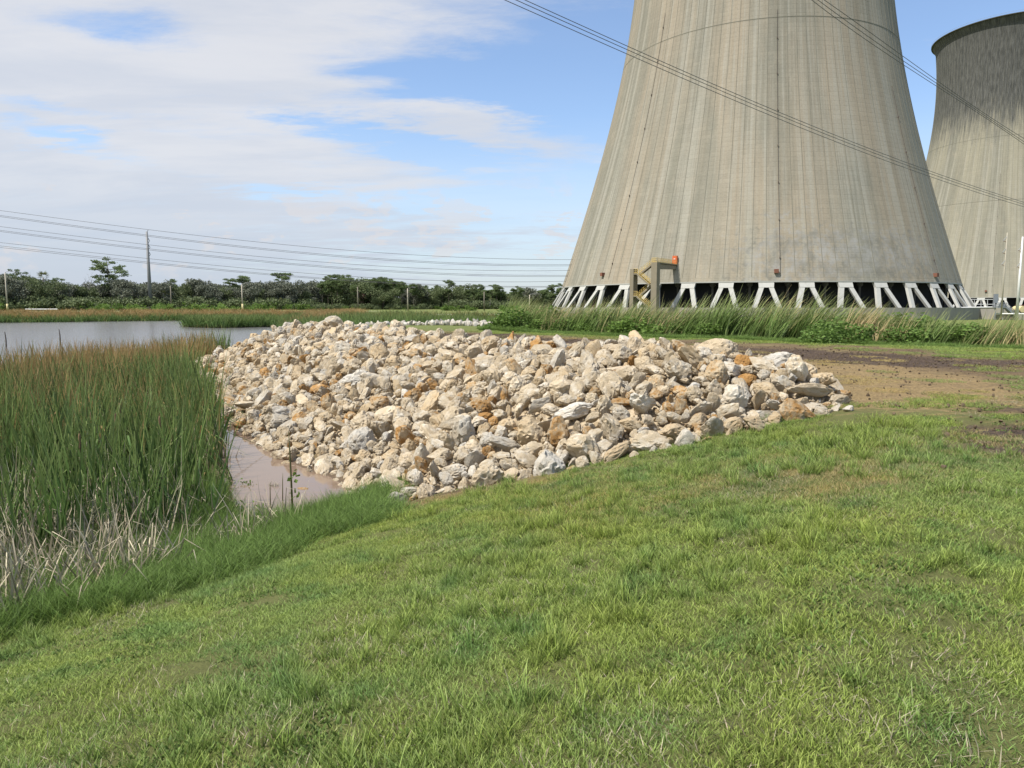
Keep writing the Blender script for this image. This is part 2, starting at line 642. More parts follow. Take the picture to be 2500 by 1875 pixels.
# ------------------------------------------------------------------ materials
def make_ground_mat():
    m, g = material('turf_and_dirt')
    P = g.pos()
    a_mud, a_sand, a_bare, a_road = (g.attr(k).outputs['Fac'] for k in ('mud', 'sand', 'bare', 'road'))
    n1 = g.noise(P, 0.35, 5, 0.6)
    n2 = g.noise(P, 3.0, 6, 0.65)
    n3 = g.noise(P, 22.0, 5, 0.7)
    n4 = g.noise(P, 0.045, 4, 0.6)
    turf = g.mix(n2, (0.075, 0.085, 0.028), (0.17, 0.175, 0.062))
    far = g.mix(n4, (0.10, 0.14, 0.035), (0.20, 0.21, 0.075))
    sy = g('ShaderNodeSeparateXYZ', P).outputs[1]
    turf = g.mix(g.ramp(sy, 30, 70), turf, far)
    dirt = g.mix(g.ramp(n3, 0.35, 0.68), (0.085, 0.060, 0.036), (0.23, 0.165, 0.092))
    dirt = g.mix(g.ramp(n1, 0.45, 0.65), dirt, (0.21, 0.165, 0.08))
    c = g.mix(g.math('MULTIPLY', g.ramp(g.math('ADD', a_bare, g.math('MULTIPLY', g.math('SUBTRACT', n2, 0.5), 0.7)), 0.25, 0.65), 1.0), turf, dirt)
    nm = g.noise(g.mul(P, (0.9, 2.4, 1)), 1.1, 7, 0.72)
    c = g.mix(g.math('MULTIPLY', g.ramp(nm, 0.50, 0.62), g.ramp(a_bare, 0.3, 0.8, 0.0, 0.8)), c, (0.085, 0.060, 0.038))
    sand = g.mix(g.ramp(n3, 0.3, 0.75), (0.16, 0.112, 0.055), (0.42, 0.305, 0.145))
    sa = g.noise(g.mul(P, (1.2, 2.6, 1)), 2.2, 7, 0.72)
    sf = g.math('MULTIPLY', g.ramp(g.math('ADD', a_sand, g.math('MULTIPLY', g.math('SUBTRACT', sa, 0.5), 2.4)), 0.50, 1.10), 0.92)
    c = g.mix(sf, c, sand)
    mudc = g.mix(g.ramp(n3, 0.3, 0.75), (0.042, 0.030, 0.023), (0.135, 0.098, 0.072))
    mf = g.ramp(g.math('ADD', a_mud, g.math('MULTIPLY', g.math('SUBTRACT', n2, 0.5), 1.0)), 0.35, 0.70)
    c = g.mix(mf, c, mudc)
    c = g.mix(a_road, c, (0.62, 0.58, 0.50))
    # silt below the water line
    sz = g('ShaderNodeSeparateXYZ', P).outputs[2]
    c = g.mix(g.math('MULTIPLY', g.attr('silt').outputs['Fac'], g.ramp(sz, ZW - 0.05, ZW + 0.10, 1.0, 0.0)), c, (0.13, 0.095, 0.07))
    h = g.math('ADD', n3, g.math('MULTIPLY', n2, 1.5))
    finish(g, c, 0.92, g.bump(h, 0.9, 0.05), 0.15)
    return m


def make_water_mat():
    m, g = material('pond_water')
    P = g.pos()
    n = g.noise(g.mul(P, (0.9, 3.2, 1)), 1.6, 5, 0.62)
    n2 = g.noise(g.mul(P, (1.0, 4.0, 1)), 0.28, 4, 0.6)
    sy = g('ShaderNodeSeparateXYZ', P).outputs[1]
    near = g.ramp(sy, 22, 45)
    c = g.mix(near, (0.20, 0.142, 0.102), (0.15, 0.145, 0.145))
    h = g.math('ADD', g.math('MULTIPLY', n, 0.35), n2)
    b = finish(g, c, 0.07, None, 0.5)
    rough = g.ramp(sy, 25, 60, 0.03, 0.16)
    g.put(b.inputs['Roughness'], rough)
    b.inputs['IOR'].default_value = 1.33
    bp = g.t.nodes.new('ShaderNodeBump')
    g.put(bp.inputs['Height'], h)
    bp.inputs['Distance'].default_value = 0.05
    g.put(bp.inputs['Strength'], g.ramp(sy, 14, 50, 0.10, 0.55))
    g.put(b.inputs['Normal'], bp.outputs[0])
    return m


def make_rock_mat():
    m, g = material('limestone')
    co = g('ShaderNodeTexCoord').outputs['Object']
    rnd = g('ShaderNodeObjectInfo').outputs['Random']
    tone = g.attr('tone', 'INSTANCER').outputs['Fac']
    rust = g.attr('rust', 'INSTANCER').outputs['Fac']
    grey = g.attr('grey', 'INSTANCER').outputs['Fac']
    off = g.add(co, g('ShaderNodeCombineXYZ', g.math('MULTIPLY', rnd, 37.0), g.math('MULTIPLY', rnd, 91.0), rnd).outputs[0])
    n1 = g.noise(off, 1.6, 5, 0.6)
    n2 = g.noise(off, 6.0, 7, 0.68)
    n3 = g.noise(off, 22.0, 5, 0.72)
    base = g.mix(n2, (0.43, 0.335, 0.21), (0.66, 0.56, 0.405))
    base = g.mix(g.ramp(n1, 0.42, 0.68), base, (0.69, 0.635, 0.525))
    warm = g.mix(g.ramp(n1, 0.36, 0.58), base, (0.50, 0.36, 0.19))
    base = g.mix(g.math('MULTIPLY', tone, 0.75), base, warm)
    gr = g.mix(n2, (0.48, 0.45, 0.39), (0.70, 0.67, 0.60))
    base = g.mix(g.math('MULTIPLY', grey, g.ramp(n1, 0.25, 0.55, 0.4, 1.0)), base, gr)
    rc = g.mix(n2, (0.25, 0.105, 0.028), (0.55, 0.315, 0.098))
    lev = g.math('SUBTRACT', 0.82, g.math('MULTIPLY', rust, 0.47))
    rf = g.math('MULTIPLY', g.math('SUBTRACT', g.math('ADD', n1, g.math('MULTIPLY', g.math('SUBTRACT', n2, 0.5), 0.6)), lev), 5.0, clamp=True)
    base = g.mix(g.math('MULTIPLY', rf, 0.9), base, rc)
    pit = g.math('MULTIPLY', g.ramp(n3, 0.32, 0.48, 0.55, 1.0), g.ramp(g.math('FRACT', g.math('MULTIPLY', rnd, 7.31)), 0, 1, 0.74, 1.03, smooth=False))
    base = g.mix(1.0, base, g('ShaderNodeCombineColor', pit, pit, pit).outputs[0], 'MULTIPLY')
    h = g.math('ADD', g.math('MULTIPLY', n2, 1.0), g.math('MULTIPLY', g.ramp(n3, 0.25, 0.6), 0.35))
    finish(g, base, 0.92, g.bump(h, 0.55, 0.05), 0.12)
    return m


def make_gravel_mat():
    m, g = material('crushed_limestone')
    P = g.pos()
    n = g.noise(P, 3.0, 6, 0.65)
    v = g.t.nodes.new('ShaderNodeTexVoronoi')
    v.inputs['Scale'].default_value = 14
    g.put(v.inputs['Vector'], P)
    c = g.mix(n, (0.27, 0.19, 0.11), (0.50, 0.40, 0.27))
    c = g.mix(g.math('MULTIPLY', v.outputs['Distance'], 1.1), (0.52, 0.44, 0.31), c)
    finish(g, c, 0.95, g.bump(v.outputs['Distance'], 0.9, 0.05), 0.15)
    return m


def make_blade_mat(name, low, mid, tip, dry, dry_at=0.8, trans=0.35, patch=0.4, dry2=None):
    """v runs root to tip; tone picks green or dry per clump, tint per blade"""
    m, g = material(name)
    uv = g('ShaderNodeUVMap').outputs[0]
    s = g('ShaderNodeSeparateXYZ', uv)
    vv, uu = s.outputs[1], s.outputs[0]
    P = g.pos()
    tone = g.attr('tone', 'INSTANCER').outputs['Fac']
    n = g.noise(P, patch, 4, 0.6)
    n2 = g.noise(P, 9.0, 3, 0.6)
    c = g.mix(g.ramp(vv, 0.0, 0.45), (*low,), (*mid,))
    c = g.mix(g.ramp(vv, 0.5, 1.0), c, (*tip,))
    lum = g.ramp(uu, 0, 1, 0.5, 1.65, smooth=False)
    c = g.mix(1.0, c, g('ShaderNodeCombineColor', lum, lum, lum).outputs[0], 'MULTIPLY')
    k = g.math('ADD', g.math('ADD', g.math('MULTIPLY', tone, 0.55), g.math('MULTIPLY', uu, 0.35)), g.math('MULTIPLY', n, 0.5))
    k = g.math('ADD', k, g.math('MULTIPLY', g.math('SUBTRACT', n2, 0.5), 0.2))
    dc = g.mix(n2, (*dry,), (*(dry2 or dry),))
    c = g.mix(g.ramp(k, dry_at, dry_at + 0.16), c, dc)
    if name == 'lawn_blades':
        pa = g.noise(P, 0.22, 4, 0.6)
        pb = g.noise(P, 1.4, 5, 0.65)
        c = g.mix(g.ramp(g.math('ADD', g.math('MULTIPLY', pa, 0.6), g.math('MULTIPLY', pb, 0.4)), 0.36, 0.62), c, g.mix(1.0, c, (1.22, 1.08, 0.80), 'MULTIPLY'))
        c = g.mix(g.ramp(pb, 0.50, 0.30), c, g.mix(1.0, c, (0.66, 0.80, 0.80), 'MULTIPLY'))
    leafy(g, c, 0.62, trans)
    return m


def make_tree_mat(name, a, b, trans=0.3, scale=0.5):
    m, g = material(name)
    P = g.pos()
    uv = g('ShaderNodeUVMap').outputs[0]
    s = g('ShaderNodeSeparateXYZ', uv)
    rnd = g('ShaderNodeObjectInfo').outputs['Random']
    n = g.noise(P, scale, 4, 0.6)
    k = g.math('ADD', g.math('MULTIPLY', n, 0.6), g.math('MULTIPLY', s.outputs[0], 0.5))
    k = g.math('ADD', k, g.math('MULTIPLY', g.math('SUBTRACT', rnd, 0.5), 0.35))
    c = g.mix(k, (*a,), (*b,))
    leafy(g, c, 0.65, trans)
    return m


def make_concrete(name, c0, c1, scale=1.5, streak=True, rough=0.85, dark=(0.16, 0.15, 0.13)):
    m, g = material(name)
    P = g.pos()
    n = g.noise(P, scale, 6, 0.62)
    c = g.mix(n, c0, c1)
    if streak:
        s = g.noise(g.mul(P, (1.6, 1.6, 0.12)), 1.0, 6, 0.65)
        c = g.mix(g.math('MULTIPLY', g.ramp(s, 0.52, 0.75), 0.55), c, dark)
    f = g.noise(P, 12, 4, 0.6)
    finish(g, c, rough, g.bump(f, 0.25, 0.03), 0.2)
    return m


def make_shell_mat(name, algae_lo, algae_hi, warm):
    """u = metres round the shell at its foot, v = height"""
    m, g = material(name)
    uv = g('ShaderNodeUVMap').outputs[0]
    s = g('ShaderNodeSeparateXYZ', uv)
    U, V = s.outputs[0], s.outputs[1]
    patch = g.attr('patch').outputs['Fac']

    def uvn(su, sv_, det=6, rough=0.6, off=0.0, dist=0.0):
        v = g('ShaderNodeCombineXYZ', g.math('MULTIPLY', U, su), g.math('MULTIPLY', V, sv_), off).outputs[0]
        return g.noise(v, 1.0, det, rough, dist=dist)
    wide = uvn(0.06, 0.012, 4, 0.6, 1.0)
    st1 = uvn(0.35, 0.010, 6, 0.7, 3.0)
    st2 = uvn(1.6, 0.022, 6, 0.7, 5.0)
    st3 = uvn(4.5, 0.06, 5, 0.7, 7.0)
    cloud = uvn(0.22, 0.16, 6, 0.65, 9.0)
    fine = uvn(1.5, 2.2, 6, 0.75, 11.0)
    c = g.mix(g.ramp(wide, 0.36, 0.62), (0.290, 0.280, 0.225), warm)
    c = g.mix(g.math('MULTIPLY', g.ramp(st1, 0.46, 0.62), 0.7), c, (0.44, 0.42, 0.35))
    c = g.mix(g.math('MULTIPLY', g.ramp(st1, 0.46, 0.34), 0.4), c, (0.25, 0.232, 0.175))
    c = g.mix(g.math('MULTIPLY', g.ramp(st2, 0.55, 0.72), 0.45), c, (0.49, 0.48, 0.43))
    c = g.mix(g.math('MULTIPLY', g.ramp(st2, 0.47, 0.32), 0.45), c, (0.215, 0.20, 0.155))
    c = g.mix(g.math('MULTIPLY', g.ramp(st3, 0.60, 0.8), 0.35), c, (0.17, 0.16, 0.13))
    c = g.mix(g.math('MULTIPLY', g.ramp(cloud, 0.5, 0.7), 0.45), c, (0.43, 0.385, 0.30))
    # pour lifts: thin horizontal joints, each lift a little different
    lift = g.math('DIVIDE', V, 1.22)
    fr = g.math('FRACT', lift)
    joint = g.math('MULTIPLY', g.ramp(g.math('ABSOLUTE', g.math('SUBTRACT', fr, 0.5)), 0.43, 0.5), 1.0)
    lj = uvn(0.7, 0.82, 4, 0.7, 13.0)
    c = g.mix(g.math('MULTIPLY', joint, g.ramp(lj, 0.4, 0.7, 0.08, 0.5)), c, (0.18, 0.165, 0.13))
    cell = g('ShaderNodeTexWhiteNoise', noise_dimensions='2D')
    g.put(cell.inputs['Vector'], g('ShaderNodeCombineXYZ', g.math('FLOOR', g.math('DIVIDE', U, 3.4)), g.math('FLOOR', lift), 0.0).outputs[0])
    cellv = g.ramp(cell.outputs['Value'], 0, 1, 0.97, 1.03, smooth=False)
    col3 = g('ShaderNodeTexWhiteNoise', noise_dimensions='1D')
    g.put(col3.inputs['W'], g.math('FLOOR', g.math('DIVIDE', U, 3.4)))
    cellv = g.math('MULTIPLY', cellv, g.ramp(col3.outputs['Value'], 0, 1, 0.95, 1.05, smooth=False))
    fv = g.math('MULTIPLY', cellv, g.ramp(fine, 0.25, 0.75, 0.66, 0.80))
    c = g.mix(1.0, c, g('ShaderNodeCombineColor', fv, fv, fv).outputs[0], 'MULTIPLY')
    # repaired, blue-grey rendered area
    pn = uvn(0.5, 0.55, 6, 0.7, 15.0)
    pf = g.ramp(g.math('ADD', g.math('MULTIPLY', patch, 0.8), g.math('MULTIPLY', g.math('SUBTRACT', pn, 0.5), 2.6)), 0.35, 0.95)
    pc = g.mix(g.ramp(cloud, 0.35, 0.65), (0.165, 0.16, 0.135), (0.31, 0.305, 0.29))
    c = g.mix(g.math('MULTIPLY', pf, 0.75), c, pc)
    # black growth towards the rim
    al = g.math('ADD', g.math('MULTIPLY', g.math('SUBTRACT', V, algae_lo), 1.0 / (algae_hi - algae_lo)), 0.0)
    al = g.math('ADD', al, g.math('MULTIPLY', g.math('SUBTRACT', st1, 0.5), 1.2))
    al = g.math('ADD', al, g.math('MULTIPLY', g.math('SUBTRACT', uvn(0.7, 0.07, 6, 0.7, 21.0), 0.5), 1.7))
    af = g.ramp(al, 0.25, 1.05)
    ac = g.mix(g.ramp(uvn(0.9, 0.16, 7, 0.75, 23.0), 0.35, 0.75), (0.045, 0.047, 0.045), (0.15, 0.15, 0.14))
    c = g.mix(g.math('MULTIPLY', af, 0.95), c, ac)
    h = g.math('SUBTRACT', fine, g.math('MULTIPLY', joint, 0.8))
    finish(g, c, 0.9, g.bump(h, 0.35, 0.08), 0.15)
    return m


def plain(name, c, rough=0.6, metal=0.0, var=0.15, spec=0.35):
    m, g = material(name)
    n = g.noise(g.pos(), 4.0, 5, 0.6)
    d = tuple(x * (1 - var) for x in c)
    e = tuple(min(x * (1 + var), 1) for x in c)
    finish(g, g.mix(n, d, e), rough, None, spec, metal)
    return m


M_GROUND = make_ground_mat()
M_WATER = make_water_mat()
M_ROCK = make_rock_mat()
M_GRAVEL = make_gravel_mat()
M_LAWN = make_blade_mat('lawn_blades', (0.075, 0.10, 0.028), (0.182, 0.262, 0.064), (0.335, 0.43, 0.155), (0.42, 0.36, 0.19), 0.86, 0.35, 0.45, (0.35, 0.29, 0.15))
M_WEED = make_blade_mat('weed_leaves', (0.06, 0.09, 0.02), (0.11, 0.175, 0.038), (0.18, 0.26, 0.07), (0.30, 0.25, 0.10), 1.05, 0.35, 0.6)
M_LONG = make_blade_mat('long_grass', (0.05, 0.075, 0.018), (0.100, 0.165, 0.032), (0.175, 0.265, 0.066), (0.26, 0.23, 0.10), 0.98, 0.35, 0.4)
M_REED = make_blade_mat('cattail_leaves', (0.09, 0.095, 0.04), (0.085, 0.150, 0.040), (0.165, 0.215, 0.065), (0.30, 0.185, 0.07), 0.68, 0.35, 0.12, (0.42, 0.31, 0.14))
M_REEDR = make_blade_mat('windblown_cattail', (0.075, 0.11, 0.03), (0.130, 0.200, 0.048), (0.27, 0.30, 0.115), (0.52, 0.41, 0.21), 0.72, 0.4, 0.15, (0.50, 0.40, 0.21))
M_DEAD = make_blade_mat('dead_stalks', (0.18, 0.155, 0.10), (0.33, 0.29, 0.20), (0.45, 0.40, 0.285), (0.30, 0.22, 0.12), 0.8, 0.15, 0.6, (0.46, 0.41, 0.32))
M_OAK = make_tree_mat('oak_leaves', (0.090, 0.118, 0.052), (0.170, 0.205, 0.092), 0.25)  # oak and pine leaf colours lightened in place of distant haze
M_GREYOAK = make_tree_mat('mossy_oak_leaves', (0.125, 0.138, 0.100), (0.195, 0.208, 0.150), 0.2)
M_PINE = make_tree_mat('pine_needles', (0.095, 0.135, 0.050), (0.19, 0.25, 0.10), 0.25)
M_PALM = make_tree_mat('palm_fronds', (0.09, 0.11, 0.04), (0.28, 0.29, 0.13), 0.25)
M_BUSH = make_tree_mat('shrub_leaves', (0.065, 0.120, 0.022), (0.210, 0.320, 0.070), 0.4, 1.2)
M_VINE = make_tree_mat('vine_leaves', (0.050, 0.100, 0.022), (0.200, 0.310, 0.070), 0.4, 1.5)
M_RED = make_tree_mat('reddish_twigs', (0.14, 0.07, 0.06), (0.22, 0.13, 0.11), 0.2)
M_BARK = plain('bark', (0.12, 0.10, 0.08), 0.9, 0, 0.35)
M_GREYBARK = plain('bleached_bark', (0.24, 0.225, 0.205), 0.9, 0, 0.2)
M_SHELL = make_shell_mat('tower_concrete', 400, 500, (0.415, 0.355, 0.265))
M_SHELL2 = make_shell_mat('weathered_tower_concrete', 84, 116, (0.40, 0.37, 0.28))
M_COLUMN = make_concrete('column_concrete', (0.34, 0.34, 0.31), (0.48, 0.475, 0.44), 0.8, True, 0.85, (0.30, 0.285, 0.25))
M_BASIN = make_concrete('basin_concrete', (0.25, 0.235, 0.20), (0.37, 0.35, 0.30), 0.4)
M_PIER = make_concrete('pier_concrete', (0.205, 0.175, 0.125), (0.29, 0.25, 0.19), 0.5)
M_DARK = plain('shaded_interior', (0.018, 0.019, 0.02), 0.9)  # near-black colour stands in for the shade behind the tower legs
M_INNER = plain('dark_concrete', (0.09, 0.085, 0.075), 0.9)  # darker concrete tone for the inner columns and rim walkway
M_RIB = make_concrete('rib_concrete', (0.17, 0.16, 0.125), (0.25, 0.24, 0.19), 0.3)
M_YELLOW = plain('yellow_paint', (0.55, 0.40, 0.13), 0.6, 0, 0.25)
M_ORANGE = plain('orange_paint', (0.62, 0.14, 0.045), 0.55, 0, 0.12)
M_RUSTBOX = plain('red_brown_paint', (0.20, 0.085, 0.055), 0.7)
M_CONDUIT = plain('conduit_steel', (0.11, 0.085, 0.07), 0.7)
M_WHITE = plain('white_paint', (0.72, 0.72, 0.70), 0.5, 0, 0.06)
M_GALV = plain('galvanised_steel', (0.30, 0.32, 0.34), 0.5, 0.3, 0.12)
M_STEEL = plain('weathered_steel_pole', (0.23, 0.235, 0.24), 0.6, 0.1, 0.12)
M_WIRE = plain('conductor', (0.10, 0.10, 0.105), 0.5, 0.3, 0.05)
M_LAMPPOLE = plain('pale_lamp_post', (0.42, 0.38, 0.30), 0.7, 0, 0.15)
M_PALEYEL = plain('pale_yellow_paint', (0.66, 0.56, 0.30), 0.7, 0, 0.1)
M_WOOD = plain('grey_wood', (0.20, 0.18, 0.14), 0.85)
M_SPIKE = plain('cattail_spike', (0.20, 0.125, 0.07), 0.9, 0, 0.3)

GV, GF = build_ground()

# water sheet
xs = [-400, -120, -60, -30, -15, -1]
wm = MB()
w = mesh_obj('water', [(-400, -60, ZW), (0, -60, ZW), (0, 175, ZW), (-400, 175, ZW)], [(0, 1, 2, 3)], M_WATER)
tag(w, kind='structure')

# ------------------------------------------------------------------ the heap of rocks: its surface
FOOT_PX = [(2050, 975), (2030, 1008), (1890, 1038), (1700, 1082), (1550, 1114), (1400, 1146), (1250, 1173), (1080, 1206), (975, 1234)]
WATER_PX = [(900, 1214), (803, 1168), (713, 1136), (668, 1120), (645, 1085), (600, 1066), (547, 1028), (522, 995), (500, 945), (450, 925)]
CREST = [(2020, 950, 12.6), (1930, 915, 13.0), (1824, 890, 13.4), (1640, 866, 14.5), (1524, 856, 16), (1300, 843, 18.5), (1150, 828, 20.5),
         (1000, 815, 23), (925, 808, 25.5), (860, 798, 27.5), (770, 793, 30), (700, 802, 31.5), (633, 837, 33), (545, 877, 34)]


def hit_ground(px, py):
    d = ray(px, py)
    lo, hi = 2.0, 200.0
    ts = np.linspace(lo, hi, 4000)
    z = EYE + d[2] * ts
    g = ground_z(d[0] * ts, d[1] * ts, False)
    k = np.argmax(z < g)
    t = ts[k]
    return (d[0] * t, d[1] * t, float(g[k]))


foot = [hit_ground(*p) for p in FOOT_PX] + [(*onz(px, py, ZW), ZW - 0.12) for px, py in WATER_PX] + [(-16.0, 35.0, ZW - 0.1)]
crest = [aty(*c) for c in CREST]


def resample(pts, n):
    P = np.array(pts, float)
    L = np.r_[0, np.cumsum(np.linalg.norm(np.diff(P[:, :2], axis=0), axis=1))]
    t = np.linspace(0, L[-1], n)
    return np.stack([np.interp(t, L, P[:, k]) for k in range(3)], 1)


NT_, NV_ = 200, 70
FT, CR = resample(foot, NT_), resample(crest, NT_)
for _ in range(6):
    CR[1:-1] = (CR[:-2] + 2 * CR[1:-1] + CR[2:]) / 4
BK = CR.copy()
BK[:, 0] += np.linspace(1.2, 0.4, NT_)
BK[:, 1] += np.linspace(1.8, 3.0, NT_)
BK[:, 2] = np.minimum(ground_z(BK[:, 0], BK[:, 1]), 5) - 0.05


def pile_point(t, v):
    """t 0..1 along the heap, v 0 foot, 1 crest, 1.3 back foot"""
    t = np.asarray(t, float)
    v = np.asarray(v, float)
    k = np.clip(t, 0, 1) * (NT_ - 1)
    i = np.minimum(k.astype(int), NT_ - 2)
    f = (k - i)[..., None]
    A = FT[i] * (1 - f) + FT[i + 1] * f
    B = CR[i] * (1 - f) + CR[i + 1] * f
    C = BK[i] * (1 - f) + BK[i + 1] * f
    vv = v[..., None]
    face = A + (B - A) * vv
    bulge = 0.22 * np.sin(np.clip(v, 0, 1) * math.pi)
    back = B + (C - B) * np.clip((vv - 1) / 0.3, 0, 1.2)
    P = np.where(vv <= 1, face, back)
    P[..., 2] += bulge + (fbm(P[..., 0], P[..., 1], 0.45, 3, 61) - 0.5) * 0.45 * np.clip(v * 3, 0, 1)
    return P


tt, vv_ = np.meshgrid(np.linspace(0, 1, NT_), np.linspace(-0.03, 1.3, NV_))
PV = pile_point(tt, vv_)
PV[..., 2] -= 0.10
ii = np.arange(NV_ - 1)[:, None] * NT_ + np.arange(NT_ - 1)[None]
PF = np.stack([ii, ii + 1, ii + 1 + NT_, ii + NT_], -1).reshape(-1, 4)
pile_me = raw_mesh('gravel', PV.reshape(-1, 3), PF, M_GRAVEL, True)
o = add_obj('gravel', pile_me)
tag(o, 'crushed cream gravel and fines filling the gaps of the rock heap', kind='stuff')
PILE_BVH = BVHTree.FromPolygons([tuple(v) for v in PV.reshape(-1, 3)], [tuple(f) for f in PF])
PILE_OUT = [tuple((p + (c - p) * 0.07)[:2]) for p, c in zip(FT, CR)] + [tuple(p[:2]) for p in BK[::-1]]


# ------------------------------------------------------------------ rock shapes
def ico(sub):
    bm = bmesh.new()
    bmesh.ops.create_icosphere(bm, subdivisions=sub, radius=1)
    V = np.array([v.co[:] for v in bm.verts])
    Fq = np.array([[v.index for v in f.verts] for f in bm.faces])
    bm.free()
    return V, Fq


ICO4, ICO4F = ico(4)
ICO2, ICO2F = ico(2)
SHAPES = []          # (mesh, word)


def rock_mesh(seed, kind, V0, F0):
    r = np.random.default_rng(seed)
    V = V0.copy()
    dims = {'blocky': (1.0, 0.85, 0.75), 'rounded': (1.0, 0.85, 0.8), 'slab': (1.1, 0.8, 0.42), 'wedge': (1.1, 0.75, 0.7), 'long': (1.35, 0.68, 0.6)}[kind]
    npl = {'blocky': 12, 'rounded': 9, 'slab': 13, 'wedge': 11, 'long': 12}[kind]
    lo = {'rounded': 0.68, 'wedge': 0.42}.get(kind, 0.50)
    # slow swelling first, so that outlines are not ellipses
    V = V * (1 + 0.30 * (vnoise(V * 1.3 + seed * 3.1, seed) - 0.5))[:, None]
    for _ in range(npl):
        n = r.normal(size=3)
        n /= np.linalg.norm(n)
        d = r.uniform(lo, 0.82)
        s = V @ n - d
        V = V - np.where(s > 0, s, 0)[:, None] * n * 0.88
    V = V * (1 + 0.13 * (vnoise(V * 3.2 + seed, seed + 5) - 0.5) + 0.10 * (vnoise(V * 8 + seed, seed + 9) - 0.5) + 0.070 * (vnoise(V * 15 + seed, seed + 11) - 0.5))[:, None]
    # solution pits
    pit = vnoise(V * 5.5 + seed * 7, seed + 3)
    V = V * (1 - 0.13 * np.clip((pit - 0.66) / 0.12, 0, 1))[:, None]
    pit2 = vnoise(V * 11 + seed * 3, seed + 13)
    V = V * (1 - 0.07 * np.clip((pit2 - 0.70) / 0.08, 0, 1))[:, None]
    V = V * np.array(dims) * r.uniform(0.88, 1.12, 3)
    V -= V.mean(0)
    me = raw_mesh('rock', V * 1.03, F0, M_ROCK, True)
    me.set_sharp_from_angle(angle=R(24))
    return me


WORDS = ['blocky', 'rounded', 'slab', 'wedge', 'long']
for k in range(30):
    SHAPES.append((rock_mesh(100 + k, WORDS[k % 5], ICO4, ICO4F), WORDS[k % 5]))
LOWSHAPES = [rock_mesh(300 + k, WORDS[k % 5], ICO2, ICO2F) for k in range(10)]
ROCKS = proto_collection('rock_shape', [s[0] for s in SHAPES])
PEBBLES = proto_collection('pebble_shape', LOWSHAPES)

# ------------------------------------------------------------------ rocks
placed = []      # x y z r
cells = {}


def free(p, r, k=0.62):
    c = (int(math.floor(p[0] / 0.8)), int(math.floor(p[1] / 0.8)))
    for i in (-1, 0, 1):
        for j in (-1, 0, 1):
            for q in cells.get((c[0] + i, c[1] + j), ()):
                d = math.sqrt((p[0] - q[0]) ** 2 + (p[1] - q[1]) ** 2 + (p[2] - q[2]) ** 2)
                if d < k * (r + q[3]):
                    return False
    return True


def occupy(p, r):
    c = (int(math.floor(p[0] / 0.8)), int(math.floor(p[1] / 0.8)))
    cells.setdefault(c, []).append((p[0], p[1], p[2], r))


def pile_normal(p):
    h = PILE_BVH.find_nearest(Vector(p))
    n = h[1]
    if n.z < 0:
        n = -n
    return n


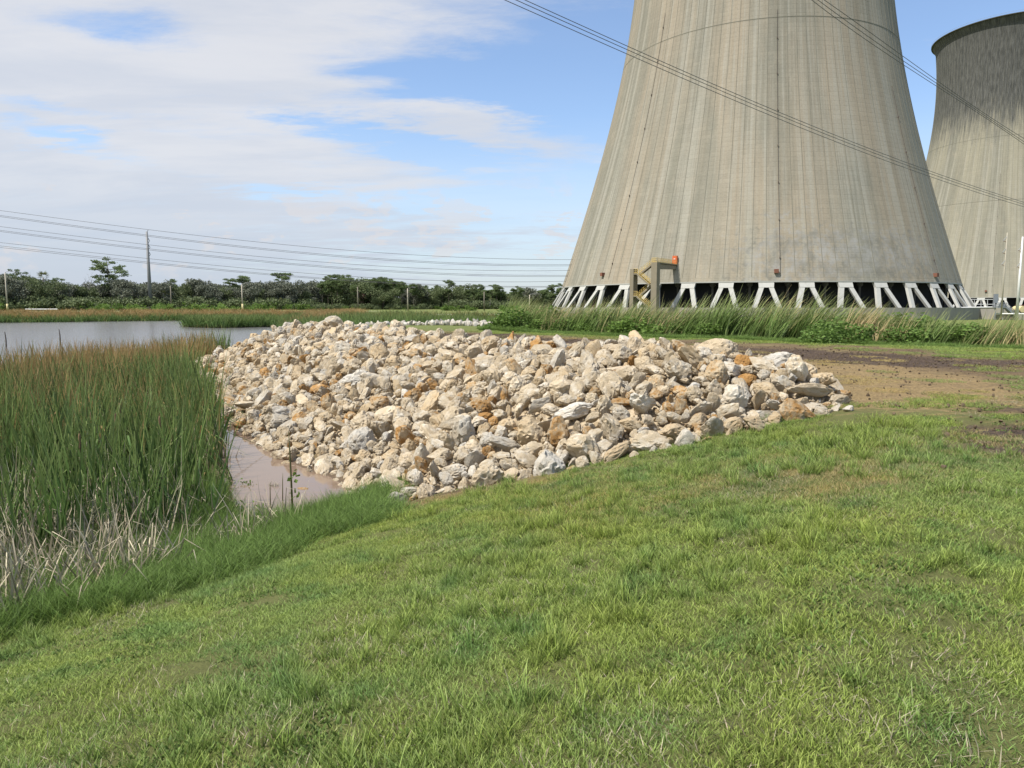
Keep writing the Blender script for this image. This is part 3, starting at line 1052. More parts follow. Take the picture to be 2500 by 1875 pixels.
# hero rocks: pixel in the photo, width in pixels, shape, tone, rust, grey, label, scale factors, lift
HERO = [
    (1815, 905, 56, 'blocky', 1, 1.35, 0, 'upper half of the tall orange-brown boulder pair near the right end of the heap', (0.9, 0.8, 1.0), 0.10),
    (1822, 940, 50, 'rounded', 1, 1.25, 0, 'dark orange-brown round boulder directly under the tall orange one', (1, 0.9, 0.75), 0.05),
    (1186, 812, 34, 'wedge', 0.2, 0.35, 0.3, 'white egg-shaped rock standing upright on the crest with an ochre rim', (0.75, 0.5, 1.55), 0.20),
    (1258, 818, 20, 'blocky', 0.1, 0.0, 0.1, 'narrow pale rock standing upright on the crest right of the egg-shaped one', (0.8, 0.7, 1.5), 0.10),
    (1893, 900, 98, 'blocky', 0, 0.0, 1.0, 'largest pale grey boulder, on top of the right end of the heap', (1.0, 0.9, 0.62), 0.06),
    (1752, 878, 112, 'rounded', 0.5, 0.2, 0.0, 'large cream boulder on the crest left of the orange boulders', (1.0, 0.9, 0.62), 0.05),
    (2045, 982, 66, 'blocky', 0.9, 0.9, 0, 'brown-based boulder at the far right tip beside the sandy ground', (1, 0.8, 0.62), 0.04),
    (1978, 972, 100, 'long', 0.5, 0.25, 0, 'long cream boulder lying flat just left of the right tip', (1.0, 0.8, 0.6), 0.06),
    (2030, 1007, 48, 'wedge', 0, 0.0, 1.0, 'angular blue-grey rock on the turf at the right tip', (1, 0.85, 0.75), 0.0),
    (2069, 1004, 26, 'blocky', 0, 0.0, 0.8, 'small whitish rock at the very end of the right tip', (1, 0.9, 0.9), 0.0),
    (1985, 1003, 64, 'slab', 0.1, 0.0, 0.3, 'flat cream rock on the turf left of the blue-grey one', (1, 0.9, 0.9), 0.0),
    (1853, 1024, 66, 'long', 0.1, 0.0, 0.5, 'smooth pale oblong rock tilted up to the right at the grassy foot', (1.0, 0.8, 0.8), 0.03),
    (1402, 1026, 105, 'wedge', 0, 0.0, 0.95, 'big angular grey-white slab in the middle of the right half', (1.0, 0.8, 0.6), 0.10),
    (1646, 1066, 84, 'blocky', 0.8, 0.5, 0, 'big tan and ochre boulder at the grassy foot, right of centre', (1, 0.9, 0.75), 0.02),
    (1528, 1094, 40, 'blocky', 1, 1.0, 0, 'ochre block at the grassy foot left of the big tan boulder', (1, 0.9, 0.9), 0.02),
    (1603, 955, 56, 'rounded', 0.9, 0.65, 0, 'oval ochre-faced rock set upright on the right part of the face', (0.9, 0.8, 1.0), 0.08),
    (1512, 918, 66, 'long', 0.6, 0.6, 0.2, 'flat-topped grey and rust rock under the right part of the crest', (1, 0.8, 0.6), 0.06),
    (1515, 995, 56, 'slab', 1, 0.95, 0, 'dark ochre pitted rock right of the grey-white slab', (1, 0.9, 0.8), 0.06),
    (1690, 960, 44, 'wedge', 0, 0.0, 1.0, 'smooth grey rock pointing down beside small chips on the right part', (0.9, 0.8, 1.1), 0.06),
    (786, 962, 50, 'rounded', 1, 1.05, 0, 'bright orange-topped rock in the left part of the face', (1, 0.85, 0.6), 0.07),
    (797, 982, 34, 'blocky', 1, 1.2, 0, 'rust-orange rock just below the bright orange-topped one', (1, 0.9, 0.7), 0.05),
    (912, 990, 30, 'blocky', 1, 1.4, 0, 'small red-brown rock in the left middle of the face', (0.9, 0.9, 1.0), 0.06),
    (1169, 991, 46, 'slab', 1, 0.95, 0, 'flat ochre rock above the dark rounded one in mid face', (1, 0.8, 0.9), 0.06),
    (1189, 1028, 40, 'rounded', 1, 1.25, 0, 'dark ochre rounded rock in mid face', (1, 0.9, 0.85), 0.05),
    (1079, 1124, 62, 'blocky', 0.4, 0.1, 0, 'broad cream boulder with a flat front near the foot centre', (1, 0.9, 0.85), 0.04),
    (1111, 1163, 62, 'rounded', 0, 0.0, 0.35, 'pale rounded boulder in the front row at the foot centre', (1, 0.9, 0.8), 0.04),
    (959, 1124, 54, 'blocky', 0.9, 0.7, 0, 'brown pitted boulder above the gravel at the foot', (1, 0.9, 0.95), 0.04),
    (847, 1098, 36, 'blocky', 0.1, 0.0, 0.7, 'white squarish rock facing the water, left part of the foot', (0.9, 0.8, 1.1), 0.05),
    (863, 938, 46, 'rounded', 0, 0.0, 1.0, 'blue-grey rounded rock in the left middle of the face', (1, 0.9, 0.8), 0.05),
    (1170, 905, 80, 'long', 0.3, 0.0, 0, 'long cream slab lying slantwise below the crest', (1.05, 0.8, 0.8), 0.08),
    (757, 899, 28, 'blocky', 1, 1.1, 0, 'small brown-orange rock high on the left part', (1, 0.9, 0.8), 0.04),
    (739, 906, 26, 'rounded', 1, 0.9, 0, 'small ochre rock left of the brown-orange one', (1, 0.9, 0.8), 0.04),
    (1064, 957, 36, 'blocky', 1, 1.15, 0, 'brown-orange rock right of the blue-grey one', (1, 0.9, 0.9), 0.05),
    (685, 1114, 42, 'slab', 0, 0.0, 0.8, 'flat whitish rock lying in the edge of the muddy water', (1, 0.9, 0.8), 0.05),
    (728, 1070, 24, 'wedge', 0, 0.0, 0.9, 'small white pointed rock near the water edge', (0.8, 0.8, 1.4), 0.05),
    (1141, 1190, 50, 'blocky', 0.2, 0.1, 0.0, 'cream block half in the grass at the front row', (1, 0.9, 0.7), 0.0),
    (1000, 1212, 58, 'rounded', 0.0, 0.0, 0.3, 'big whitish rock at the corner of grass and muddy water', (1, 0.9, 0.7), 0.03),
    (1047, 1200, 40, 'blocky', 0.0, 0.0, 0.9, 'pale grey rock in the grass right of the corner rock', (1, 0.9, 0.8), 0.0),
    (925, 818, 34, 'blocky', 0.0, 0.0, 0.4, 'pale squarish rock just under the left part of the crest', (1, 0.9, 0.9), 0.05),
    (1940, 1000, 60, 'wedge', 0.8, 0.6, 0, 'ochre-tipped triangular rock beneath the long cream boulder', (0.9, 0.9, 0.9), 0.03),
]
GROUP = 'limestone rocks dumped in the heap'
singles = []


def inst_matrix(loc, rot, scl):
    return loc, rot, scl


def rnd_rot():
    q = RNG.normal(size=4)
    from mathutils import Quaternion
    return Quaternion(q).normalized().to_euler()


heroes = []
for (px, py, wpx, word, tone, rust, grey, label, sf, lift) in HERO:
    d = ray(px, py)
    h = PILE_BVH.ray_cast(Vector((0, 0, EYE)), Vector(d).normalized())
    kc = int(np.argmin(np.abs(topix(CR[:, 0], CR[:, 1], CR[:, 2])[0] - px)))
    loc = h[0] if h[0] is not None else Vector(hit_ground(px, py))
    if loc.y > CR[kc, 1] + 0.5:
        loc = Vector(aty(px, py, float(CR[kc, 1]) + 0.15))
        loc.z = CR[kc, 2] - 0.02
    size = wpx / FPX * loc.y * 0.5 * 1.08
    if h[0] is None or h[0].y > CR[kc, 1] + 0.5:
        lift = size * sf[2] * 0.30
    loc = loc + Vector((0, -0.05, lift + size * 0.22))
    cand = [i for i, s in enumerate(SHAPES) if s[1] == word]
    i = cand[(px * 7 + py) % len(cand)]
    rz = ((px * 13) % 40 - 20) * 0.02
    rot = (((py * 5) % 30 - 15) * 0.012, ((px * 3) % 30 - 15) * 0.014, rz)
    s = (size * sf[0], size * sf[1], size * sf[2])
    heroes.append(dict(loc=tuple(loc), rot=rot, s=s, i=i, tone=tone, rust=rust, grey=grey, label=label, r=size))
    occupy(loc, size * 1.3)

rocks = []
NDART = 30000
for rlo, rhi, tries, k, lift in ((0.22, 0.31, 600, 0.78, 0.10), (0.155, 0.24, 6500, 0.70, 0.06), (0.10, 0.155, 14000, 0.66, 0.04), (0.06, 0.10, 14000, 0.62, 0.02)):
    ts = RNG.uniform(0, 1, tries)
    vs = RNG.uniform(0.0, 1.16, tries)
    ft = RNG.uniform(size=tries) < 0.08
    ts = np.where(ft, RNG.uniform(0, 0.30, tries), ts)
    vs = np.where(ft, RNG.uniform(-0.025, 0.06, tries), vs)
    P = pile_point(ts, vs)
    rr = RNG.uniform(rlo, rhi, tries)
    rust0 = RNG.uniform(0, 1, tries)
    for j in range(tries):
        p, r = P[j], rr[j]
        # fines, not boulders, along the water at the near corner
        gravel_zone = (0.27 < ts[j] < 0.50) and vs[j] < 0.13 + 0.07 * math.sin(ts[j] * 40)
        if gravel_zone and r > 0.14 and rust0[j] > 0.25:
            continue
        if not free(p, r, k):
            continue
        occupy(p, r)
        n = pile_normal(p)
        loc = Vector(p) + n * (lift + r * 0.10)
        rocks.append((loc, r, ts[j], vs[j]))
print('rocks', len(rocks))
# colour families
recs = []
for (loc, r, t, v) in rocks:
    q = random.random()
    if q < 0.54:
        fam, tone, rust, grey = 'cream', random.uniform(0, 0.5), random.uniform(0, 0.25), 0.0
    elif q < 0.62:
        fam, tone, rust, grey = 'pale grey', 0.0, 0.0, random.uniform(0.5, 0.9)
    elif q < 0.73:
        fam, tone, rust, grey = 'off-white', 0.0, 0.1, random.uniform(0.25, 0.5)
    elif q < 0.88:
        fam, tone, rust, grey = 'sandy tan', 1.0, random.uniform(0.3, 0.5), 0.0
    else:
        fam, tone, rust, grey = 'rust-stained', 1.0, random.uniform(0.7, 1.1), 0.0
    recs.append(dict(loc=tuple(loc), rot=tuple(rnd_rot()), r=r, s=tuple(r * random.uniform(0.88, 1.18) for _ in range(3)), i=random.randrange(30), t=t, v=v,
                     tone=tone, rust=rust, grey=grey, fam=fam))
for q in recs:
    px, py = topix(*q['loc'])
    q['px'], q['py'] = px, py
    vis = 0 < px < 2500 and q['v'] < 1.03
    q['show'] = q['r'] / q['loc'][1] * (1 if vis else 0)
order = sorted(range(len(recs)), key=lambda i: -recs[i]['show'])
NSINGLE = 292 - len(heroes)
single_ids = order[:NSINGLE]
single = [recs[i] for i in single_ids]
rest = [recs[i] for i in order[NSINGLE:]]

SHAPE_WORD = {'blocky': 'blocky', 'rounded': 'rounded', 'slab': 'flattish', 'wedge': 'wedge-shaped', 'long': 'elongated'}


def zone(q):
    t, v = q['t'], q['v']
    if v < 0.10:
        return 'at the grassy foot' if t < 0.27 else 'at the water edge'
    if v > 0.88:
        return 'on the crest'
    return None


def third(px, lo, hi):
    k = (px - lo) / (hi - lo)
    names = ['far left', 'left', 'left of centre', 'centre', 'right of centre', 'right', 'far right']
    return names[int(min(max(k, 0), 0.999) * 7)]


ORD = ['', 'second ', 'third ', 'fourth ', 'fifth ', 'sixth ', 'seventh ', 'eighth ', 'ninth ', 'tenth ', 'eleventh ', 'twelfth ']
buckets = {}
for q in single:
    z = zone(q)
    if z is None:
        # rows of the face as they appear, from the crest down
        vv = q['v']
        z = 'low on the heap face' if vv < 0.30 else ('halfway up the heap face' if vv < 0.6 else 'high on the heap face')
    size = 'large' if q['r'] > 0.27 else ('medium-sized' if q['r'] > 0.17 else 'small')
    key = (size, q['fam'], SHAPE_WORD[SHAPES[q['i']][1]], z)
    buckets.setdefault(key, []).append(q)
for key, L in buckets.items():
    L.sort(key=lambda q: q['px'])
    for j, q in enumerate(L):
        size, fam, sh, z = key
        if len(L) == 1:
            q['label'] = 'only %s %s %s rock %s' % (size, fam, sh, z)
        elif j < 12:
            q['label'] = '%s %s %s rock %s, %ssuch rock from left' % (size, fam, sh, z, ORD[j] if j else 'first ')
        else:
            q['label'] = '%s %s %s rock %s, rightmost such rock' % (size, fam, sh, z)


def put_rock(q):
    o = bpy.data.objects.new('rock', SHAPES[q['i']][0])
    COL.objects.link(o)
    o.location = q['loc']
    o.rotation_euler = q['rot']
    o.scale = q['s']
    for k in ('tone', 'rust', 'grey'):
        o[k] = float(q[k])
    tag(o, q['label'], 'rock', GROUP)


for q in heroes:
    put_rock(q)
for q in single:
    put_rock(q)
o = scatter('rock_fill', [q['loc'] for q in rest], [q['rot'] for q in rest], [q['s'] for q in rest], [q['i'] for q in rest], ROCKS,
            {k: [q[k] for q in rest] for k in ('tone', 'rust', 'grey')})
tag(o, 'smaller and farther limestone rocks that fill the heap between the big ones', kind='stuff')

# pebbles and chips
n = 26000
ts, vs = RNG.uniform(0, 1, n), RNG.uniform(-0.02, 1.1, n)
keepz = (vs < 0.16) | (RNG.uniform(size=n) < 0.6)
ts, vs = ts[keepz], vs[keepz]
n2 = 14000
ts = np.r_[ts, RNG.uniform(0.24, 0.62, n2)]
vs = np.r_[vs, RNG.uniform(-0.02, 0.17, n2)]
P = pile_point(ts, vs)
P[:, 2] += -0.07
n = len(P)
S = RNG.uniform(0.018, 0.06, n)[:, None] * RNG.uniform(0.7, 1.2, (n, 3))
o = scatter('pebbles', P, RNG.uniform(0, 6.28, (n, 3)), S, RNG.integers(0, 10, n), PEBBLES,
            {'tone': RNG.uniform(0.2, 1, n), 'rust': RNG.uniform(0, 0.7, n), 'grey': (RNG.uniform(size=n) < 0.15) * 0.8})
tag(o, 'limestone chips and pebbles between and below the rocks', kind='stuff')

# a low line of small white rocks on the far edge of the causeway
band = [(-24, 73.5), (-15.1, 66), (-7.4, 64.2), (-0.2, 60.2), (1.6, 59)]
BP = np.array(band)
n = 620
seg = RNG.integers(0, 4, n)
f = RNG.uniform(size=n)[:, None]
Q = BP[seg] * (1 - f) + BP[seg + 1] * f
Q += RNG.normal(0, 0.55, (n, 2))
zq = ground_z(Q[:, 0], Q[:, 1]) + 0.08 + RNG.uniform(0, 0.14, n)
S = RNG.uniform(0.20, 0.42, n)[:, None] * RNG.uniform(0.7, 1.15, (n, 3))
o = scatter('white_riprap', np.c_[Q, zq], RNG.uniform(0, 6.28, (n, 3)), S, RNG.integers(0, 10, n), PEBBLES,
            {'tone': np.zeros(n), 'rust': np.zeros(n), 'grey': RNG.uniform(0.6, 1.0, n)})
tag(o, 'low line of small white rocks beyond the dirt track', kind='stuff')

# one orange rock lying in the muddy water, and floating debris
x, y = onz(742, 1193, ZW)
o = bpy.data.objects.new('rock', SHAPES[2][0])
COL.objects.link(o)
o.location = (x, y, ZW + 0.0)
o.scale = (0.13, 0.07, 0.05)
o.rotation_euler = (0, 0.05, -0.25)
o['tone'], o['rust'], o['grey'] = 1.0, 1.0, 0.0
tag(o, 'small orange rock alone in the muddy water', 'rock')


# ------------------------------------------------------------------ grass and reeds
def blades(n, radius, hlo, hhi, wid, segs, bend, lean=(0, 0), seed=0, spread=1.0, snap=0.0, flat=False):
    """n bent blades rooted in a disc: quads, uv.x = tint, uv.y = along the blade"""
    r = np.random.default_rng(seed)
    V, Fq, UV = [], [], []
    for b in range(n):
        a, q = r.uniform(0, 6.283), math.sqrt(r.uniform()) * radius
        base = np.array([math.cos(a) * q, math.sin(a) * q, -0.02])
        h = r.uniform(hlo, hhi)
        az = r.uniform(0, 6.283)
        bd = r.uniform(0.15, 1.0) * bend
        d0 = np.array([math.cos(az), math.sin(az)]) * r.uniform(0.02, 0.25) * spread + np.array(lean) * r.uniform(0.25, 0.7)
        dirb = np.array([math.cos(az), math.sin(az)]) * bd + np.array(lean) * r.uniform(0.5, 1.3)
        face = r.uniform(0, 6.283)
        side = np.array([math.cos(face), math.sin(face), 0])
        tint = r.uniform()
        sn = r.uniform(0.4, 0.8) if r.uniform() < snap else 9
        p = base.copy()
        start = len(V)
        for s in range(segs + 1):
            t = s / segs
            w = wid * (1 - t ** 2.2) * 0.5 * r.uniform(0.9, 1.1) + wid * 0.03
            V.append(p - side * w)
            V.append(p + side * w)
            UV += [(tint, t), (tint, t)]
            dv = np.array([d0[0] + dirb[0] * t * 1.6, d0[1] + dirb[1] * t * 1.6, 1.0])
            if t > sn:
                dv = np.array([dirb[0] * 2 + 0.5 * math.cos(az), dirb[1] * 2 + 0.5 * math.sin(az), -0.5])
            dv /= np.linalg.norm(dv)
            p = p + dv * h / segs
        for s in range(segs):
            k = start + 2 * s
            Fq.append((k, k + 1, k + 3, k + 2))
    return np.array(V), np.array(Fq), np.array(UV)


def blade_proto(name, mat, count, **kw):
    out = []
    for i in range(count):
        V, Fq, UV = blades(seed=kw.get('seed0', 0) + i, **{k: v for k, v in kw.items() if k != 'seed0'})
        out.append(raw_mesh(name, V, Fq, mat, True, UV))
    return proto_collection(name, out)


def slope_rot(x, y, spin):
    e = 0.35
    zx = (ground_z(x + e, y, False) - ground_z(x - e, y, False)) / (2 * e)
    zy = (ground_z(x, y + e, False) - ground_z(x, y - e, False)) / (2 * e)
    out = np.zeros((len(x), 3))
    for i in range(len(x)):
        n = Vector((-zx[i], -zy[i], 1)).normalized()
        q = n.to_track_quat('Z', 'Y') @ Euler((0, 0, spin[i])).to_quaternion()
        out[i] = q.to_euler()[:]
    return out


def lawn_patch(seed, n, rad, hlo, hhi, wid):
    return blades(n, rad, hlo, hhi, wid, 3, 0.9, (0, 0), seed, 3.0)


LAWN = blade_proto('lawn_patch', M_LAWN, 8, n=820, radius=0.34, hlo=0.018, hhi=0.075, wid=0.0052, segs=3, bend=1.2, spread=4.5, seed0=500)
LAWNT = blade_proto('lawn_tuft', M_LAWN, 6, n=46, radius=0.07, hlo=0.08, hhi=0.19, wid=0.0055, segs=4, bend=0.9, spread=2.2, seed0=540)
THATCH = blade_proto('thatch', M_DEAD, 5, n=40, radius=0.24, hlo=0.02, hhi=0.075, wid=0.0038, segs=2, bend=0.5, spread=11.0, seed0=720)
WEEDS = blade_proto('weed_rosette', M_WEED, 4, n=34, radius=0.12, hlo=0.02, hhi=0.045, wid=0.013, segs=3, bend=1.2, spread=4.5, seed0=740)
LONGG = blade_proto('long_grass_clump', M_LONG, 6, n=150, radius=0.30, hlo=0.22, hhi=0.50, wid=0.006, segs=5, bend=1.0, spread=1.4, seed0=560)
REED = blade_proto('reed_clump', M_REED, 10, n=15, radius=0.32, hlo=1.1, hhi=2.2, wid=0.038, segs=7, bend=0.26, spread=0.9, snap=0.22, seed0=600)
REEDW = blade_proto('reed_wind', M_REEDR, 10, n=18, radius=0.42, hlo=1.4, hhi=3.0, wid=0.045, segs=8, bend=0.25, spread=0.5, lean=(0.62, 0.1), snap=0.10, seed0=640)
DEADP = blade_proto('dead_clump', M_DEAD, 8, n=20, radius=0.26, hlo=0.35, hhi=1.05, wid=0.019, segs=4, bend=0.35, spread=2.0, snap=0.35, seed0=680)


def view_ok(x, y, m=0.06):
    return (np.abs(x) < (0.74 + m) * np.maximum(y, 0.3) + (4.0 if m < 0.08 else 0.5)) & (y > 0.6)


CHANNEL = [(-1.9, 11.9), (-3.0, 10.25), (-4.0, 10.3), (-4.7, 11.2), (-5.3, 12.4), (-6.0, 14), (-8.6, 20), (-12, 27), (-10, 28), (-6, 17)]


def lawn():
    P, SC_, R_, I_, T_ = [], [], [], [], []
    out = []
    for (y0, y1, dens, scale) in ((0.6, 5, 22, 0.9), (5, 9, 17, 1.0), (9, 15, 11, 1.12), (15, 26, 4.5, 1.4), (26, 48, 1.6, 2.1)):
        xw = y1 * 0.8 + 4.2
        n = int((2 * xw) * (y1 - y0) * dens)
        x = RNG.uniform(-xw, xw, n)
        y = RNG.uniform(y0, y1, n)
        ok = view_ok(x, y)
        x, y = x[ok], y[ok]
        d = seg_dist(x, y, POND, True)
        ok = (~in_poly(x, y, POND)) & (d > 1.0) & ~in_poly(x, y, PILE_OUT) & (e_line(x, y) < 0.8)
        x, y, d = x[ok], y[ok], d[ok]
        mud, sand, bare, road = surf_masks(x, y)
        p = (1 - np.clip(bare * 1.05, 0, 1)) * (1 - np.clip(sand * 1.2, 0, 1)) * (1 - mud)
        p = np.where(y < 9.5, np.maximum(p, 0.9 * (1 - mud)), p)
        p = np.maximum(p, 0.10)
        ok = RNG.uniform(size=len(x)) < p
        x, y = x[ok], y[ok]
        s = scale * RNG.uniform(0.8, 1.15, len(x))
        out.append((x, y, s))
    x = np.concatenate([o[0] for o in out])
    y = np.concatenate([o[1] for o in out])
    s = np.concatenate([o[2] for o in out])
    z = ground_z(x, y) + 0.0
    tone = fbm(x, y, 0.28, 4, 91) * 2.0 - 0.62 + RNG.normal(0, 0.10, len(x))
    mud, sand, bare, road = surf_masks(x, y)
    tone = tone + 0.55 * bare + 0.5 * np.clip(mud, 0, 1)
    hh = (0.25 + 1.5 * fbm(x, y, 0.6, 4, 93)) * (1 - 0.35 * bare)
    o = scatter('grass', np.c_[x, y, z], slope_rot(x, y, RNG.uniform(0, 6.28, len(x))), np.c_[s, s, s * hh], RNG.integers(0, 8, len(x)), LAWN,
                {'tone': np.clip(tone, 0, 1.3)})
    tag(o, 'mown green grass covering the bank', kind='stuff')
    print('lawn', len(x))
    # taller tufts
    n = 5200
    y = 1.6 + 16 * RNG.uniform(size=n) ** 1.3
    x = RNG.uniform(-0.8, 0.8, n) * (y + 1)
    d = seg_dist(x, y, POND, True)
    mud, sand, bare, road = surf_masks(x, y)
    c = fbm(x, y, 0.55, 3, 95)
    lush = np.exp(-(((x - 4.0) / 1.6) ** 2 + ((y - 8.8) / 1.4) ** 2))
    ok = (~in_poly(x, y, POND)) & (d > 1.2) & ~in_poly(x, y, PILE_OUT) & (bare < 0.4) & (sand < 0.3) & (RNG.uniform(size=n) < (c - 0.42) * 4.0 + lush * 0.9)
    x, y, lush = x[ok], y[ok], lush[ok]
    s = RNG.uniform(0.6, 1.15, len(x)) * (1 + 0.5 * lush)
    o = scatter('grass_tufts', np.c_[x, y, ground_z(x, y)], slope_rot(x, y, RNG.uniform(0, 6.28, len(x))), s, RNG.integers(0, 6, len(x)), LAWNT,
                {'tone': np.clip(fbm(x, y, 0.3, 3, 97) * 0.9 - 0.2, 0, 1)})
    tag(o, 'taller tufts of grass standing out of the mown bank', kind='stuff')
    n = 2600
    y = 1.6 + 20 * RNG.uniform(size=n) ** 1.4
    x = RNG.uniform(-0.8, 0.8, n) * (y + 1)
    d = seg_dist(x, y, POND, True)
    c = fbm(x, y, 0.8, 4, 197)
    ok = (~in_poly(x, y, POND)) & (d > 1.6) & ~in_poly(x, y, PILE_OUT) & (RNG.uniform(size=n) < np.clip((c - 0.50) * 6, 0.06, 0.8))
    x, y = x[ok], y[ok]
    o = scatter('thatch', np.c_[x, y, ground_z(x, y) + 0.02], slope_rot(x, y, RNG.uniform(0, 6.28, len(x))), RNG.uniform(0.7, 1.3, len(x)), RNG.integers(0, 5, len(x)), THATCH,
                {'tone': RNG.uniform(0, 1, len(x))})
    tag(o, 'dry clippings and dead blades lying in the turf', kind='stuff')
    n = 2400
    y = 1.6 + 10 * RNG.uniform(size=n) ** 1.3
    x = RNG.uniform(-0.8, 0.8, n) * (y + 1)
    d = seg_dist(x, y, POND, True)
    c = fbm(x, y, 0.9, 3, 297)
    ok = (~in_poly(x, y, POND)) & (d > 1.4) & ~in_poly(x, y, PILE_OUT) & (RNG.uniform(size=n) < np.clip((c - 0.42) * 6, 0.05, 1))
    x, y = x[ok], y[ok]
    o = scatter('broadleaf_weeds', np.c_[x, y, ground_z(x, y) + 0.015], slope_rot(x, y, RNG.uniform(0, 6.28, len(x))), RNG.uniform(0.6, 1.3, len(x)), RNG.integers(0, 4, len(x)), WEEDS,
                {'tone': RNG.uniform(0, 0.3, len(x))})
    tag(o, 'small broad-leaved weeds growing in the turf', kind='stuff')
    # unmown fringe above the water, from the left edge round to the corner of the heap
    n = 10000
    y = RNG.uniform(2.5, 12.8, n)
    x = RNG.uniform(-10.5, -0.3, n)
    d = seg_dist(x, y, POND, True)
    ins = in_poly(x, y, POND)
    wdt = 1.55 + 1.7 * (fbm(x, y, 0.9, 3, 99) - 0.5) - 0.9 * sm((y - 9.0) / 2.5)
    ok = (((~ins) & (d < wdt)) | (ins & (d < 0.25)) | (ins & (d < 3.0) & (RNG.uniform(size=n) < 0.42))) & ~in_poly(x, y, PILE_OUT) & view_ok(x, y, 0.1) & ~in_poly(x, y, CHANNEL)
    x, y, d = x[ok], y[ok], d[ok]
    keep = RNG.uniform(size=len(x)) < 0.75
    x, y, d = x[keep], y[keep], d[keep]
    s = RNG.uniform(0.75, 1.15, len(x))
    hh = s * np.where(in_poly(x, y, POND), 1.15, np.clip(1.1 - 0.38 * d, 0.35, 1.05))
    z = np.maximum(ground_z(x, y), ZW - 0.08)
    o = scatter('long_grass', np.c_[x, y, z], np.c_[np.zeros(len(x)), np.zeros(len(x)), RNG.uniform(0, 6.28, len(x))], np.c_[s, s, hh],
                RNG.integers(0, 6, len(x)), LONGG, {'tone': np.clip(fbm(x, y, 0.6, 3, 101) * 0.9 - 0.15 + 0.35 * in_poly(x, y, POND), 0, 1)})
    tag(o, 'long unmown green grass along the pond shore', kind='stuff')
    # band of longer grass in front of the right hand cattails
    n = 1500
    x = RNG.uniform(-2, 42, n)
    e = RNG.uniform(-1.6, 1.2, n)
    y = 48.7 + (e - 0.66 * x) / 0.75
    ok = (y > 6)
    x, y = x[ok], y[ok]
    s = RNG.uniform(0.9, 1.5, len(x))
    o = scatter('verge_grass', np.c_[x, y, ground_z(x, y)], np.c_[np.zeros(len(x)), np.zeros(len(x)), RNG.uniform(0, 6.28, len(x))], np.c_[s * 1.6, s * 1.6, s * 0.7],
                RNG.integers(0, 6, len(x)), LONGG, {'tone': RNG.uniform(0, 0.5, len(x))})
    tag(o, 'strip of green grass in front of the windblown cattails', kind='stuff')


lawn()

REED_POLY = [(-16, 6.2), (-10.5, 7.8), (-7.8, 8.0), (-6.0, 8.5), (-4.8, 9.4), (-4.8, 10.8), (-5.5, 12.3), (-5.9, 13.8), (-7.1, 16.8), (-8.6, 19.9), (-11.7, 26.3), (-14.4, 31.5),
             (-16.0, 36), (-17.4, 44), (-20, 42), (-20.5, 34), (-20, 28), (-21, 24), (-24, 21.5), (-34, 20), (-40, 14), (-30, 6)]


